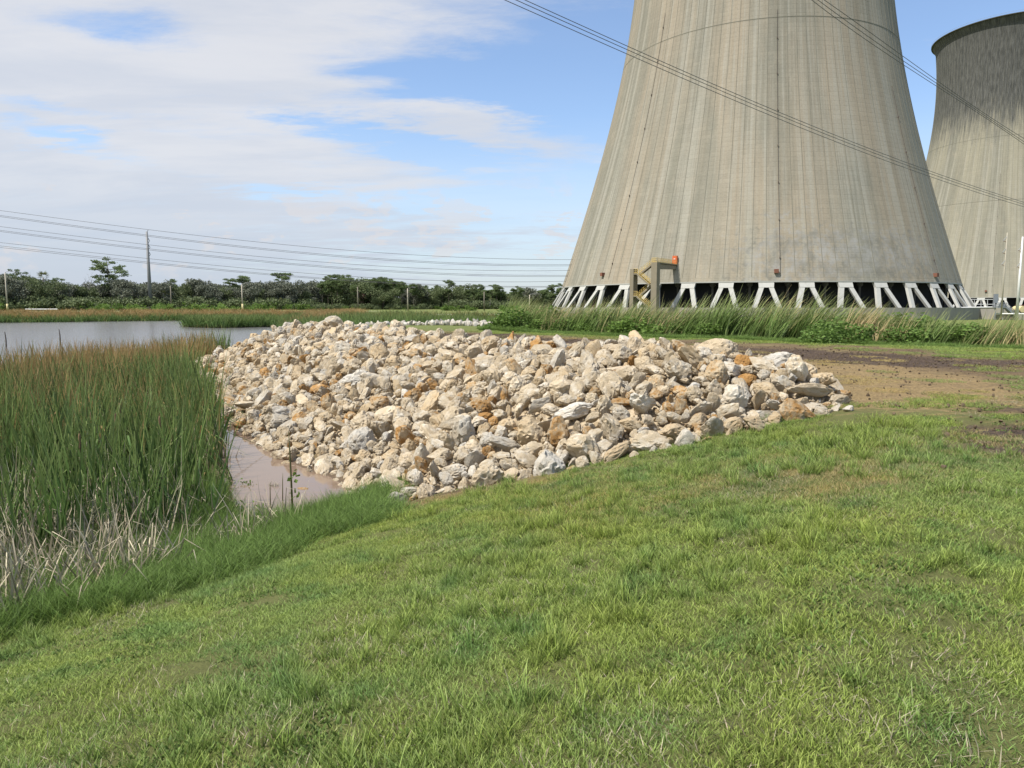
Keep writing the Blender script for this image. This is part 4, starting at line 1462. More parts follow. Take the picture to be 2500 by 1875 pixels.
def reeds():
    n = 16000
    x = RNG.uniform(-36, -4, n)
    y = RNG.uniform(6, 45, n)
    ok = in_poly(x, y, REED_POLY) & view_ok(x, y, 0.12)
    x, y = x[ok], y[ok]
    de = seg_dist(x, y, REED_POLY, True)
    thin = fbm(x, y, 0.45, 3, 111)
    ok = (RNG.uniform(size=len(x)) < 0.50 + 0.35 * sm(de / 1.5)) & ((thin > 0.36) | (y > 14))
    # opened, trampled ground in the middle foreground
    hole = np.exp(-(((x + 6.2) / 0.6) ** 2 + ((y - 10.4) / 0.7) ** 2))
    ok &= RNG.uniform(size=len(x)) > hole * 0.9
    x, y = x[ok], y[ok]
    z = np.maximum(ground_z(x, y), ZW - 0.35)
    s = RNG.uniform(0.78, 1.12, len(x)) * (0.90 + 0.22 * fbm(x, y, 0.3, 2, 113))
    s *= np.where((x / y > -0.47) & (y < 21), 1.08, 1.0)
    # browner in the middle of the bed, greener on its outer rim
    tone = 0.12 + 0.80 * sm((fbm(x, y, 0.12, 3, 115) - 0.35) / 0.3) * sm((y - 12) / 9) + RNG.normal(0, 0.26, len(x)) + 0.9 * (fbm(x, y, 0.5, 3, 215) - 0.5)
    tone -= 0.5 * ((x < -17) & (y < 24)) + 0.35 * (y < 12.5)
    o = scatter('cattails', np.c_[x, y, z], np.c_[RNG.normal(0, 0.05, (len(x), 2)), RNG.uniform(0, 6.28, len(x))], s, RNG.integers(0, 10, len(x)), REED,
                {'tone': np.clip(tone, 0, 1)})
    tag(o, 'tall green and brown cattails standing in the near left of the pond', kind='stuff')
    print('reeds', len(x))
    k = RNG.uniform(size=len(x)) < 0.30
    m = int(k.sum())
    o = scatter('straw', np.c_[x, y, z][k] + RNG.normal(0, 0.12, (m, 3)) * (1, 1, 0), np.c_[RNG.normal(0, 0.12, (m, 2)), RNG.uniform(0, 6.28, m)],
                np.c_[np.ones((m, 2)), RNG.uniform(1.1, 1.9, m)], RNG.integers(0, 8, m), DEADP, {'tone': RNG.uniform(0, 1, m)})
    tag(o, 'dry straw-coloured cattail leaves mixed into the green bed', kind='stuff')
    # dead stalks
    n = 1900
    x = RNG.uniform(-11, -2.8, n)
    y = RNG.uniform(4.5, 13.5, n)
    d = seg_dist(x, y, POND, True)
    ins = in_poly(x, y, POND)
    sd = np.where(ins, -d, d)
    ok = (sd > -3.2) & (sd < 0.55) & view_ok(x, y, 0.1) & ~in_poly(x, y, CHANNEL)
    ok &= RNG.uniform(size=n) < np.where(x / y < -0.54, 0.62, 0.20) * np.where(y > 9.8, 0.3, 1.0)
    x, y = x[ok], y[ok]
    o = scatter('dead_stalks', np.c_[x, y, np.maximum(ground_z(x, y), ZW - 0.1)], np.c_[RNG.normal(0, 0.22, (len(x), 2)), RNG.uniform(0, 6.28, len(x))],
                RNG.uniform(0.7, 1.15, len(x)), RNG.integers(0, 8, len(x)), DEADP, {'tone': RNG.uniform(0, 1, len(x))})
    tag(o, 'grey broken dead cattail stalks along the near shore', kind='stuff')
    # right hand, windblown
    n = 3000
    x = RNG.uniform(-1.5, 42, n)
    e = RNG.uniform(0.3, 7.0, n)
    y = 48.7 + (e - 0.66 * x) / 0.75
    ok = (y > 5) & (x / np.maximum(y, 1) < 0.95) & (x + 0.3 * (e - 2) > -1.2 + 0.1 * y - 4.4)
    x, y, e = x[ok], y[ok], e[ok]
    c = fbm(x, y, 0.22, 3, 121)
    ok = RNG.uniform(size=len(x)) < 0.5 + 0.9 * (c - 0.35)
    x, y, e = x[ok], y[ok], e[ok]
    s = RNG.uniform(0.78, 1.1, len(x)) * (0.72 + 0.5 * fbm(x, y, 0.18, 2, 123)) * (1.02 + 0.04 * e)
    s *= 1 - 0.28 * np.exp(-((x - 21) / 3.0) ** 2)
    o = scatter('windblown_cattails', np.c_[x, y, ground_z(x, y) + 0.0], np.c_[RNG.normal(0, 0.1, (len(x), 2)), RNG.normal(0, 0.35, len(x))], s,
                RNG.integers(0, 10, len(x)), REEDW, {'tone': np.clip(fbm(x, y, 0.35, 3, 125) * 1.3 - 0.25, 0, 1)})
    tag(o, 'tall cattails bent to the right by the wind in front of the cooling tower', kind='stuff')
    print('windblown', len(x))
    # behind the white rocks and along the far bank
    X, Y = [], []
    n = 4600
    x = RNG.uniform(-42, 3, n)
    y = RNG.uniform(66, 112, n)
    ok = (~in_poly(x, y, POND)) & (x / y < 0.02 + 0.0 * y) & (x > -0.33 * y) & (seg_dist(x, y, POND, True) > 0) & (y > 67 - 0.55 * x - 5)
    x, y = x[ok], y[ok]
    o = scatter('ditch_reeds', np.c_[x, y, ground_z(x, y) - 0.1], np.c_[RNG.normal(0, 0.06, (len(x), 2)), RNG.uniform(0, 6.28, len(x))],
                np.c_[np.full((len(x), 2), 2.0), RNG.uniform(0.62, 0.98, len(x)) * (1.05 - 0.25 * sm((x + 20) / 20))], RNG.integers(0, 10, len(x)), REED,
                {'tone': np.clip(0.1 + 0.8 * fbm(x, y, 0.1, 3, 131) * sm((y - 80) / 20), 0, 1)})
    tag(o, 'green reeds behind the line of white rocks', kind='stuff')
    n = 13000
    x = RNG.uniform(-150, -30, n)
    y = RNG.uniform(110, 192, n)
    d = seg_dist(x, y, POND, True)
    ins = in_poly(x, y, POND)
    ok = (((~ins) & (d < 15)) | (ins & (d < 2.0))) & (np.abs(x / y) < 0.82)
    x, y, d, ins = x[ok], y[ok], d[ok], ins[ok]
    front = np.where(ins, 0, d)
    s = RNG.uniform(0.75, 1.05, len(x))
    o = scatter('far_bank_reeds', np.c_[x, y, np.maximum(ground_z(x, y), ZW - 0.3)], np.c_[RNG.normal(0, 0.05, (len(x), 2)), RNG.uniform(0, 6.28, len(x))],
                np.c_[s * 2.6, s * 2.6, s * np.where(ins | (d < 4), 0.95, 0.62)], RNG.integers(0, 10, len(x)), REED,
                {'tone': np.clip(0.05 + 0.85 * sm(front / 4) + RNG.normal(0, 0.15, len(x)), 0, 1)})
    tag(o, 'brown-topped reeds along the far bank of the pond', kind='stuff')
    # the reed island
    ISL = [(-54, 117), (-50, 111), (-44.2, 107), (-38.6, 113), (-40, 124), (-50, 128), (-56, 124)]
    n = 2600
    x = RNG.uniform(-57, -37, n)
    y = RNG.uniform(105, 130, n)
    ok = in_poly(x, y, ISL)
    x, y = x[ok], y[ok]
    s = RNG.uniform(0.8, 1.1, len(x))
    o = scatter('island_reeds', np.c_[x, y, np.full(len(x), ZW - 0.1)], np.c_[RNG.normal(0, 0.05, (len(x), 2)), RNG.uniform(0, 6.28, len(x))],
                np.c_[s * 2.2, s * 2.2, s * 1.0], RNG.integers(0, 10, len(x)), REED, {'tone': np.clip(RNG.normal(0.05, 0.12, len(x)), 0, 1)})
    tag(o, 'island of green reeds out in the pond', kind='stuff')


reeds()

# clods thrown up on the muddy track
n = 42000
x = RNG.uniform(-6, 24, n)
y = RNG.uniform(6, 44, n)
mud, sand, bare, road = surf_masks(x, y)
ok = (RNG.uniform(size=n) < mud * 0.8 + sand * 0.12 + bare * 0.10) & ~in_poly(x, y, PILE_OUT)
x, y = x[ok], y[ok]
m, g = material('mud_clod')
finish(g, g.mix(g.noise(g.pos(), 30, 4, 0.6), (0.06, 0.044, 0.029), (0.17, 0.125, 0.08)), 0.9, None, 0.2)
CLOD = proto_collection('clod', [rock_mesh(900 + k, 'blocky', ICO2, ICO2F) for k in range(5)])
for ob in CLOD.objects:
    ob.data.materials.clear()
    ob.data.materials.append(m)
S = (0.008 + 0.036 * RNG.uniform(size=len(x)) ** 2.5)[:, None] * RNG.uniform(0.7, 1.3, (len(x), 3))
o = scatter('mud_clods', np.c_[x, y, ground_z(x, y) + 0.01], RNG.uniform(0, 6.28, (len(x), 3)), S, RNG.integers(0, 5, len(x)), CLOD)
tag(o, 'clods of dark mud churned up along the track', kind='stuff')


# ------------------------------------------------------------------ foliage builders
def leaf_cloud(centers, radii, n, size, seed, flatten=1.0, shell=0.55, droop=0.0, aspect=1.6):
    """leaf-sized faces through the volume of several lumps"""
    r = np.random.default_rng(seed)
    centers = np.asarray(centers, float)
    radii = np.asarray(radii, float)
    if radii.ndim == 1:
        radii = np.c_[radii, radii, radii * flatten]
    w = np.prod(radii, 1) ** (2 / 3)
    k = r.choice(len(centers), n, p=w / w.sum())
    d = r.normal(size=(n, 3))
    d /= np.linalg.norm(d, axis=1)[:, None]
    rad = r.uniform(shell, 1.05, n) ** 0.7
    bump = 0.75 + 0.5 * vnoise(d * 2.3 + k[:, None] * 5.1, seed)
    P = centers[k] + d * radii[k] * (rad * bump)[:, None]
    a = r.normal(size=(n, 3)) + d * 0.5
    a /= np.linalg.norm(a, axis=1)[:, None]
    b = np.cross(a, r.normal(size=(n, 3)))
    b /= np.linalg.norm(b, axis=1)[:, None]
    s = size * r.uniform(0.6, 1.3, n)[:, None]
    V = np.stack([P - b * s * 0.5, P + a * s * 0.5 * aspect * 0.6, P + b * s * 0.5, P - a * s * 0.5 * aspect * 0.6], 1).reshape(-1, 3)
    Fq = np.arange(4 * n).reshape(-1, 4)
    t = r.uniform(size=n)
    UV = np.repeat(np.c_[t, t], 4, 0)
    return V, Fq, UV


def branch_tree(seed, height, trunk_r, levels, spread, start=0.4, n0=6, up=0.5):
    r = random.Random(seed)
    mb = MB()
    tips = []

    def grow(p, d, L, rad, lev):
        pts, rs = [p], [rad]
        q = Vector(p)
        dd = Vector(d)
        k = 4
        for i in range(k):
            dd = (dd + Vector((r.uniform(-1, 1), r.uniform(-1, 1), r.uniform(-0.4, 0.9))) * 0.18).normalized()
            q = q + dd * L / k
            pts.append(tuple(q))
            rs.append(rad * (1 - 0.6 * (i + 1) / k))
        mb.tube(pts, rs, 5 if lev else 7)
        if lev >= levels:
            tips.append(tuple(q))
            return
        for i in range(n0 if lev == 0 else 3):
            f = r.uniform(start, 1.0) if lev == 0 else r.uniform(0.35, 1.0)
            idx = min(int(f * k), k - 1)
            b = Vector(pts[idx]).lerp(Vector(pts[idx + 1]), f * k - idx)
            a = r.uniform(0, 6.28)
            nd = (dd * 0.4 + Vector((math.cos(a), math.sin(a), up)) * spread).normalized()
            grow(tuple(b), nd, L * r.uniform(0.38, 0.6), rs[idx] * 0.6, lev + 1)
    grow((0, 0, 0), (0, 0, 1), height * 0.75, trunk_r, 0)
    return mb, tips


PROTO = {}


def proto_mesh(key, fn):
    if key not in PROTO:
        PROTO[key] = fn()
    return PROTO[key]


def me_from_mb(mb, name, mat, smooth=True):
    me = bpy.data.meshes.new(name)
    me.from_pydata(mb.v, [], mb.f)
    me.materials.append(mat)
    me.polygons.foreach_set('use_smooth', [smooth] * len(me.polygons))
    return me


def oak(seed, mat):
    r = np.random.default_rng(seed)
    mb, tips = branch_tree(seed, 6.0, 0.28, 2, 0.9, 0.3, 6, 0.5)
    n = 14
    C = np.c_[r.normal(0, 2.2, n), r.normal(0, 2.2, n), r.uniform(2.2, 7.2, n)]
    C[:, :2] *= (1.15 - 0.5 * (C[:, 2:] - 2) / 6)
    Rr = r.uniform(1.1, 2.1, n)
    V, Fq, UV = leaf_cloud(C, Rr, 4600, 0.34, seed, 0.75, 0.30)
    V[:, 2] = np.maximum(V[:, 2], 0.6)
    return [me_from_mb(mb, 'trunk', M_BARK), raw_mesh('crown', V, Fq, mat, False, UV)]


def pine(seed, tall=False):
    r = np.random.default_rng(seed)
    mb = MB()
    H = 14.0
    lean = r.uniform(-0.5, 0.5, 2)
    path = [(lean[0] * (z / H) ** 2 * 1.5, lean[1] * (z / H) ** 2, z) for z in np.linspace(0, H * 0.97, 7)]
    mb.tube(path, [0.19 * (1 - 0.75 * i / 6) for i in range(7)], 7)
    C, Rr = [], []
    nb = 17 if not tall else 34
    for i in range(nb):
        z = r.uniform(0.60 if not tall else 0.32, 0.98) * H
        w = (2.4 if not tall else 3.6) * math.sin(min((z / H - (0.5 if not tall else 0.2)) * 2.6, 2.4) * 1.0) + 0.5
        a = r.uniform(0, 6.28)
        q = r.uniform(0.35, 1.0) * w
        c = (math.cos(a) * q + lean[0] * 1.5 * (z / H) ** 2, math.sin(a) * q, z + q * 0.18)
        b0 = (lean[0] * 1.5 * (z / H) ** 2, 0, z - 0.3)
        mb.tube([b0, ((b0[0] + c[0]) / 2, c[1] / 2, z - 0.15), c], [0.06, 0.045, 0.02], 4)
        C.append(c)
        k = r.uniform(0.7, 1.2) * (1.15 if not tall else 1.05)
        Rr.append((k * 1.1, k * 1.1, k * 0.48))
    C.append((lean[0] * 1.5, 0, H))
    Rr.append((1.0, 1.0, 0.6))
    V, Fq, UV = leaf_cloud(C, np.array(Rr), 3600, 0.32, seed, 1, 0.15)
    return [me_from_mb(mb, 'trunk', M_BARK), raw_mesh('crown', V, Fq, M_PINE, False, UV)]


def palm(seed):
    r = random.Random(seed)
    mb = MB()
    H = 7.5
    mb.tube([(0, 0, 0), (0.1, 0, 2.5), (0.12, 0.05, 5), (0.0, 0, H)], [0.24, 0.19, 0.18, 0.2], 8)
    V, Fq, UV = [], [], []
    for i in range(34):
        a = r.uniform(0, 6.28)
        el = r.uniform(-0.7, 1.3)
        L = r.uniform(0.9, 1.3)
        d = Vector((math.cos(a) * math.cos(el), math.sin(a) * math.cos(el), math.sin(el)))
        root = Vector((0, 0, H)) + d * 0.25
        c = root + d * L * 0.55
        side = d.cross(Vector((0, 0, 1))).normalized()
        upv = side.cross(d)
        t = r.random()
        for k in range(9):                                  # the fingers of one fan
            f = (k - 4) / 4
            tip = c + d * L * (0.75 - 0.25 * abs(f)) + side * f * L * 0.75 + Vector((0, 0, -0.25 * abs(f) * L))
            w = side * 0.07
            b = len(V)
            V += [tuple(c - w), tuple(c + w), tuple(tip + w * 0.4), tuple(tip - w * 0.4)]
            Fq.append((b, b + 1, b + 2, b + 3))
            UV += [(t, t)] * 4
    return [me_from_mb(mb, 'trunk', M_GREYBARK), raw_mesh('crown', np.array(V), np.array(Fq), M_PALM, False, np.array(UV))]


def bare_tree(seed):
    mb, tips = branch_tree(seed, 11.0, 0.22, 3, 0.8, 0.45, 6, 0.7)
    return [me_from_mb(mb, 'trunk', M_GREYBARK)]


def bush(seed, mat, n=1400, size=0.14, w=1.6, h=1.3):
    r = np.random.default_rng(seed)
    k = 9
    C = np.c_[r.normal(0, w * 0.42, k), r.normal(0, w * 0.30, k), r.uniform(0.15, h * 0.75, k)]
    V, Fq, UV = leaf_cloud(C, r.uniform(0.3, 0.55, k) * w * 0.8, n, size, seed, 0.8, 0.2)
    V[:, 2] = np.abs(V[:, 2])
    mb = MB()
    for i in range(k):
        mb.tube([(0.1 * C[i][0], 0.1 * C[i][1], 0), tuple(C[i])], [0.025, 0.01], 4)
    return [me_from_mb(mb, 'stem', M_BARK), raw_mesh('foliage', V, Fq, mat, False, UV)]


NAMES2 = {'oak': ('trunk', 'crown'), 'bush': ('stem', 'foliage')}


def plant(name, key, fn, loc, scale, rz, label, cat, group=None):
    ms = proto_mesh(key, fn)
    if len(ms) == 1:
        o = add_obj(name, ms[0])
        o.location = loc
        o.rotation_euler = (0, 0, rz)
        o.scale = scale
        tag(o, label, cat, group)
        return o
    t = thing(name, label, cat, loc, rz, group)
    t.scale = scale
    for me in ms:
        add_obj(me.name.split('.')[0], me, t)
    return t


# ------------------------------------------------------------------ trees on the skyline
TOP = [(-400, 690), (0, 676), (60, 668), (150, 690), (230, 694), (300, 690), (400, 686), (480, 690), (560, 688), (600, 680), (680, 694), (740, 690), (800, 676),
       (870, 684), (930, 680), (1000, 688), (1050, 688), (1100, 693), (1200, 699), (1250, 700), (1300, 702), (1385, 700), (1500, 706), (2700, 712)]
TX = [a for a, b in TOP]
TY = [b for a, b in TOP]


def tree_dist(px):
    return float(np.interp(px, [-400, 0, 500, 900, 1300, 2700], [245, 250, 275, 325, 400, 520]))


def ground_at(x, y):
    return float(ground_z(np.array([x]), np.array([y]), False)[0])


def put_tree(px, toppy, dist, kind, seed, label, wide=1.0, group='trees of the wood behind the pond'):
    x, y, ztop = aty(px, toppy, dist)
    zb = ground_at(x, y)
    H = ztop - zb
    key = (kind, seed)
    base = {'oak': 8.2, 'greyoak': 8.2, 'pine': 14.8, 'tallpine': 14.8, 'palm': 9.0, 'bare': 12.5}[kind]
    fn = {'oak': lambda: oak(seed, M_OAK), 'greyoak': lambda: oak(seed + 50, M_GREYOAK), 'pine': lambda: pine(seed),
          'tallpine': lambda: pine(seed, True), 'palm': lambda: palm(seed), 'bare': lambda: bare_tree(seed)}[kind]
    nm = {'oak': 'oak_tree', 'greyoak': 'oak_tree', 'pine': 'pine_tree', 'tallpine': 'pine_tree', 'palm': 'palm_tree', 'bare': 'dead_tree'}[kind]
    s = H / base
    w = s * wide
    if kind in ('oak', 'greyoak'):
        w = max(w, 0.9) * wide
    plant(nm, key, fn, (x, y, zb), (w, w, s), (seed * 2.39 + px) % 6.28, label, 'tree', group)


# single trees one can pick out
put_tree(264, 625, 252, 'tallpine', 3, 'tallest layered pine, standing high above the wood left of the steel pole', 1.15)
put_tree(40, 655, 250, 'tallpine', 5, 'dark open pine just right of the leftmost lamp post', 1.0)
put_tree(70, 652, 254, 'bare', 1, 'leafless grey tree right of the leftmost pines', 0.8)
put_tree(104, 662, 250, 'palm', 1, 'cabbage palm rising clear above the wood at the left', 0.9)
put_tree(213, 658, 252, 'bare', 2, 'leafless grey tree left of the tallest pine', 0.7)
put_tree(140, 676, 248, 'tallpine', 8, 'crooked dark pine above the wood right of the palm', 0.8)
put_tree(418, 679, 272, 'pine', 11, 'umbrella-topped pine right of the steel pole', 1.3)
put_tree(565, 678, 280, 'pine', 12, 'left one of two broad pines near the yellow-footed lamp post', 1.2)
put_tree(592, 672, 282, 'pine', 13, 'right one of two broad pines, directly behind the yellow-footed lamp post', 1.1)
put_tree(684, 664, 290, 'pine', 14, 'round-topped pine alone above the wood left of the dense pines', 1.25)
put_tree(1124, 694, 370, 'pine', 15, 'small tuft-topped pine above the tree line at right of the pines', 0.9)
put_tree(1208, 693, 385, 'pine', 16, 'left one of three pale-topped pines near the cooling tower', 1.3)
put_tree(1260, 697, 390, 'pine', 17, 'middle one of three pale-topped pines near the cooling tower', 1.25)
put_tree(1290, 707, 392, 'pine', 18, 'right one of three pale-topped pines, beside the last lamp post', 0.9)
put_tree(1010, 690, 345, 'tallpine', 19, 'thin bare-topped pine right of the middle lamp post', 0.6)
for k, (px, py) in enumerate([(795, 672), (815, 668), (835, 669), (852, 676), (872, 680), (895, 679), (915, 676), (930, 674), (945, 679), (962, 684), (980, 685)]):
    put_tree(px, py, 312 + (k % 3) * 5, 'pine', 11 + k % 6, '%spine from left in the dense stand of tall pines at the middle' % (ORD[k] if k else 'first '), 0.95)
k = 0
rr = random.Random(5)
px = -60
SIDE = [(0, 'behind the leftmost lamp post'), (130, 'left of the tallest pine'), (300, 'left of the steel pole'), (380, 'right of the steel pole'),
        (520, 'left of the yellow-footed lamp post'), (660, 'right of the yellow-footed lamp post'), (790, 'left of the dense pines'),
        (990, 'below the dense pines'), (1120, 'right of the middle lamp post'), (1240, 'left of the last lamp post'), (2000, 'next to the cooling tower')]
cnt = {}
while px < 1400:
    top = float(np.interp(px, TX, TY)) + rr.choice([-9, -4, 1, 4, 8, 12, 16]) + rr.uniform(-2, 2)
    q = rr.random()
    if px < 780:
        kind = 'greyoak' if q < 0.42 else ('oak' if q < 0.72 else ('palm' if q < 0.90 else 'pine'))
    else:
        kind = 'pine' if q < 0.62 else ('oak' if q < 0.80 else ('greyoak' if q < 0.88 else 'palm'))
    if kind == 'palm':
        top += 14 + rr.uniform(0, 22)
    sd = {'oak': rr.choice([21, 22, 23]), 'greyoak': rr.choice([24, 25]), 'palm': rr.choice([1, 2]), 'pine': rr.choice([11, 12, 14, 16])}[kind]
    where = next(w for lim, w in SIDE if px <= lim)
    word = {'oak': 'dark green oak', 'greyoak': 'grey-green moss-hung oak', 'palm': 'cabbage palm', 'pine': 'slim pine'}[kind]
    c = cnt.get((word, where), 0)
    cnt[(word, where)] = c + 1
    put_tree(px, top, tree_dist(px) - rr.uniform(4, 26) * (1.0 if kind != 'palm' else 1.3), kind, sd, '%s%s in the wood, %s' % (ORD[c] if c else '', word, where), 1.0)
    px += rr.uniform(9, 19)

# the mass of the wood behind them
n = 1500
px = RNG.uniform(-350, 2700, n)
px = np.where(RNG.uniform(size=n) < 0.72, RNG.uniform(-250, 1450, n), px)
dist = np.array([tree_dist(p) for p in px]) + RNG.uniform(-6, 60, n)
tp = np.interp(px, TX, TY) + 4 + 30 * RNG.uniform(0, 1, n) ** 0.6 + 8 * np.sin(px * 0.05) * np.sin(px * 0.021)
x = (px - 1250) / FPX * dist
zt = EYE + (748 - tp) / FPX * dist
zb = ground_z(x, dist, False)
prot = [proto_mesh(('oak', 21), None)[1], proto_mesh(('oak', 22), None)[1], proto_mesh(('pine', 11), None)[1], proto_mesh(('pine', 14), None)[1],
        proto_mesh(('greyoak', 24), None)[1]]
WOOD = proto_collection('wood_crown', prot)
left = px < 780
idx = np.where(left, RNG.choice([0, 1, 4, 4], n), RNG.choice([2, 3, 2, 3, 2, 3, 0], n))
zt = np.where(~left & (idx == 0), zb + (zt - zb) * 0.55, zt)
hb = np.where(np.isin(idx, (2, 3)), 14.8, 8.2)
sc = (zt - zb) / hb
w = np.maximum(sc, 0.95) * RNG.uniform(0.9, 1.3, n)
o = scatter('forest', np.c_[x, dist, zb], np.c_[np.zeros((n, 2)), RNG.uniform(0, 6.28, n)], np.c_[w, w, sc], idx, WOOD)
tag(o, 'the dense wood behind the front row of trees', kind='stuff')
pk = np.isin(idx, (2, 3))
TRK = proto_collection('wood_trunk', [proto_mesh(('pine', 11), None)[0], proto_mesh(('pine', 14), None)[0]])
o = scatter('forest_trunks', np.c_[x, dist, zb][pk], np.c_[np.zeros((int(pk.sum()), 2)), RNG.uniform(0, 6.28, int(pk.sum()))], np.c_[w, w, sc][pk] * (1.5, 1.5, 1), idx[pk] - 2, TRK)
tag(o, 'slim trunks of the pines deeper in the wood', kind='stuff')
# undergrowth closing the foot of the wood
n = 900
px = RNG.uniform(-250, 1500, n)
und_s = np.where((px > 770) & (px < 1100), 0.55, 1.0)
dist = np.array([tree_dist(p) for p in px]) - RNG.uniform(8, 34, n)
x = (px - 1250) / FPX * dist
B = [bush(k, M_OAK, 420, 0.5, 4.0, 3.4)[1] for k in (1, 2)] + [bush(k, M_BUSH, 420, 0.4, 3.4, 2.0)[1] for k in (3,)]
UND = proto_collection('undergrowth_shape', B)
o = scatter('undergrowth', np.c_[x, dist, ground_z(x, dist, False)], np.c_[np.zeros((n, 2)), RNG.uniform(0, 6.28, n)], RNG.uniform(0.7, 1.4, n) * und_s, RNG.choice([0, 1, 0, 1, 2], n), UND)
tag(o, 'dark undergrowth along the foot of the wood', kind='stuff')

# light green shrubs on the far field edge
k = 0
for px in (228, 246, 262, 281, 300, 335, 352, 392, 404, 440, 462, 489, 511, 530, 548, 575, 610, 632, 655, 1090, 1112, 1150, 1230, 1265, 1310):
    d = 222 - 6 * (k % 3)
    x = (px - 1250) / FPX * d
    s = 0.85 + 0.5 * ((k * 37) % 10) / 10
    where = 'left of the steel pole' if px < 350 else ('before the yellow-footed lamp post' if px < 590 else ('right of the yellow-footed lamp post' if px < 700 else 'near the cooling tower'))
    c = cnt.get(('b', where), 0)
    cnt[('b', where)] = c + 1
    plant('shrub', ('fbush', k % 3), lambda: bush(70 + k % 3, M_BUSH, 500, 0.32, 2.6, 2.0), (x, d, ground_at(x, d)), (s, s, s * 0.9), k * 1.3,
          '%slight green shrub on the field edge, %s' % (ORD[c] if c else 'first ', where), 'shrub', 'light green shrubs along the far field')
    k += 1
x, y, z = aty(873, 735, 300)
plant('shrub', ('redbush', 0), lambda: bush(81, M_RED, 500, 0.25, 4.0, 5.0), (x, y, ground_at(x, y)), (1, 1, 1.6), 0, 'reddish leafless shrub at the foot of the dense pines', 'shrub')

# shrubs in front of the cooling tower
for (px, py, sx, sz, mat, seed, label) in (
        (2215, 846, 1.9, 1.15, M_VINE, 91, 'biggest dark green vine-covered shrub among the windblown cattails, at right'),
        (2120, 850, 1.2, 0.75, M_VINE, 92, 'lower shrub on the left of the biggest dark green one'),
        (2330, 855, 1.2, 0.7, M_VINE, 93, 'lower shrub on the right of the biggest dark green one'),
        (1545, 828, 1.5, 0.85, M_BUSH, 94, 'bright green shrub among cattails, below the stair tower'),
        (1470, 824, 1.0, 0.6, M_BUSH, 97, 'low green shrub among the cattails left of the stair tower'),
        (1690, 832, 1.1, 0.65, M_BUSH, 95, 'low bright green shrub among the cattails right of the stair tower'),
        (1275, 818, 1.6, 1.1, M_BUSH, 96, 'tall light green weeds at the left end of the windblown cattails'),
        (1335, 820, 1.6, 0.75, M_BUSH, 98, 'light green weeds right of the tall ones at the end of the cattails')):
    x, y = onz(px, py, -0.3)
    plant('shrub', ('nb', seed), lambda: bush(seed, mat, 2600, 0.13, 2.0, 1.6), (x, y + 0.7, ground_at(x, y + 0.7)), (sx, sx, sz), 0.3, label, 'shrub',
          'shrubs among the windblown cattails')
# weeds at the near shore
for (px, py, s, label) in ((1000 - 415, 1215, 0.36, 'small leafy weed among the dead stalks near the muddy water'),
                           (300, 1240, 0.33, 'small leafy weed among the dead stalks at the left'),
                           (560, 1160, 0.36, 'leafy green weed under the leaning cattails beside the muddy water')):
    x, y = onz(px, py, -1.4)
    plant('weed', ('weed', 0), lambda: bush(60, M_BUSH, 420, 0.10, 1.3, 1.2), (x, y, ground_at(x, y)), (s, s, s * 1.4), 0.4, label, 'weed')


# ------------------------------------------------------------------ cooling towers
def hyper(a, zt, b):
    return lambda z: a * math.sqrt(1 + ((z - zt) / b) ** 2)


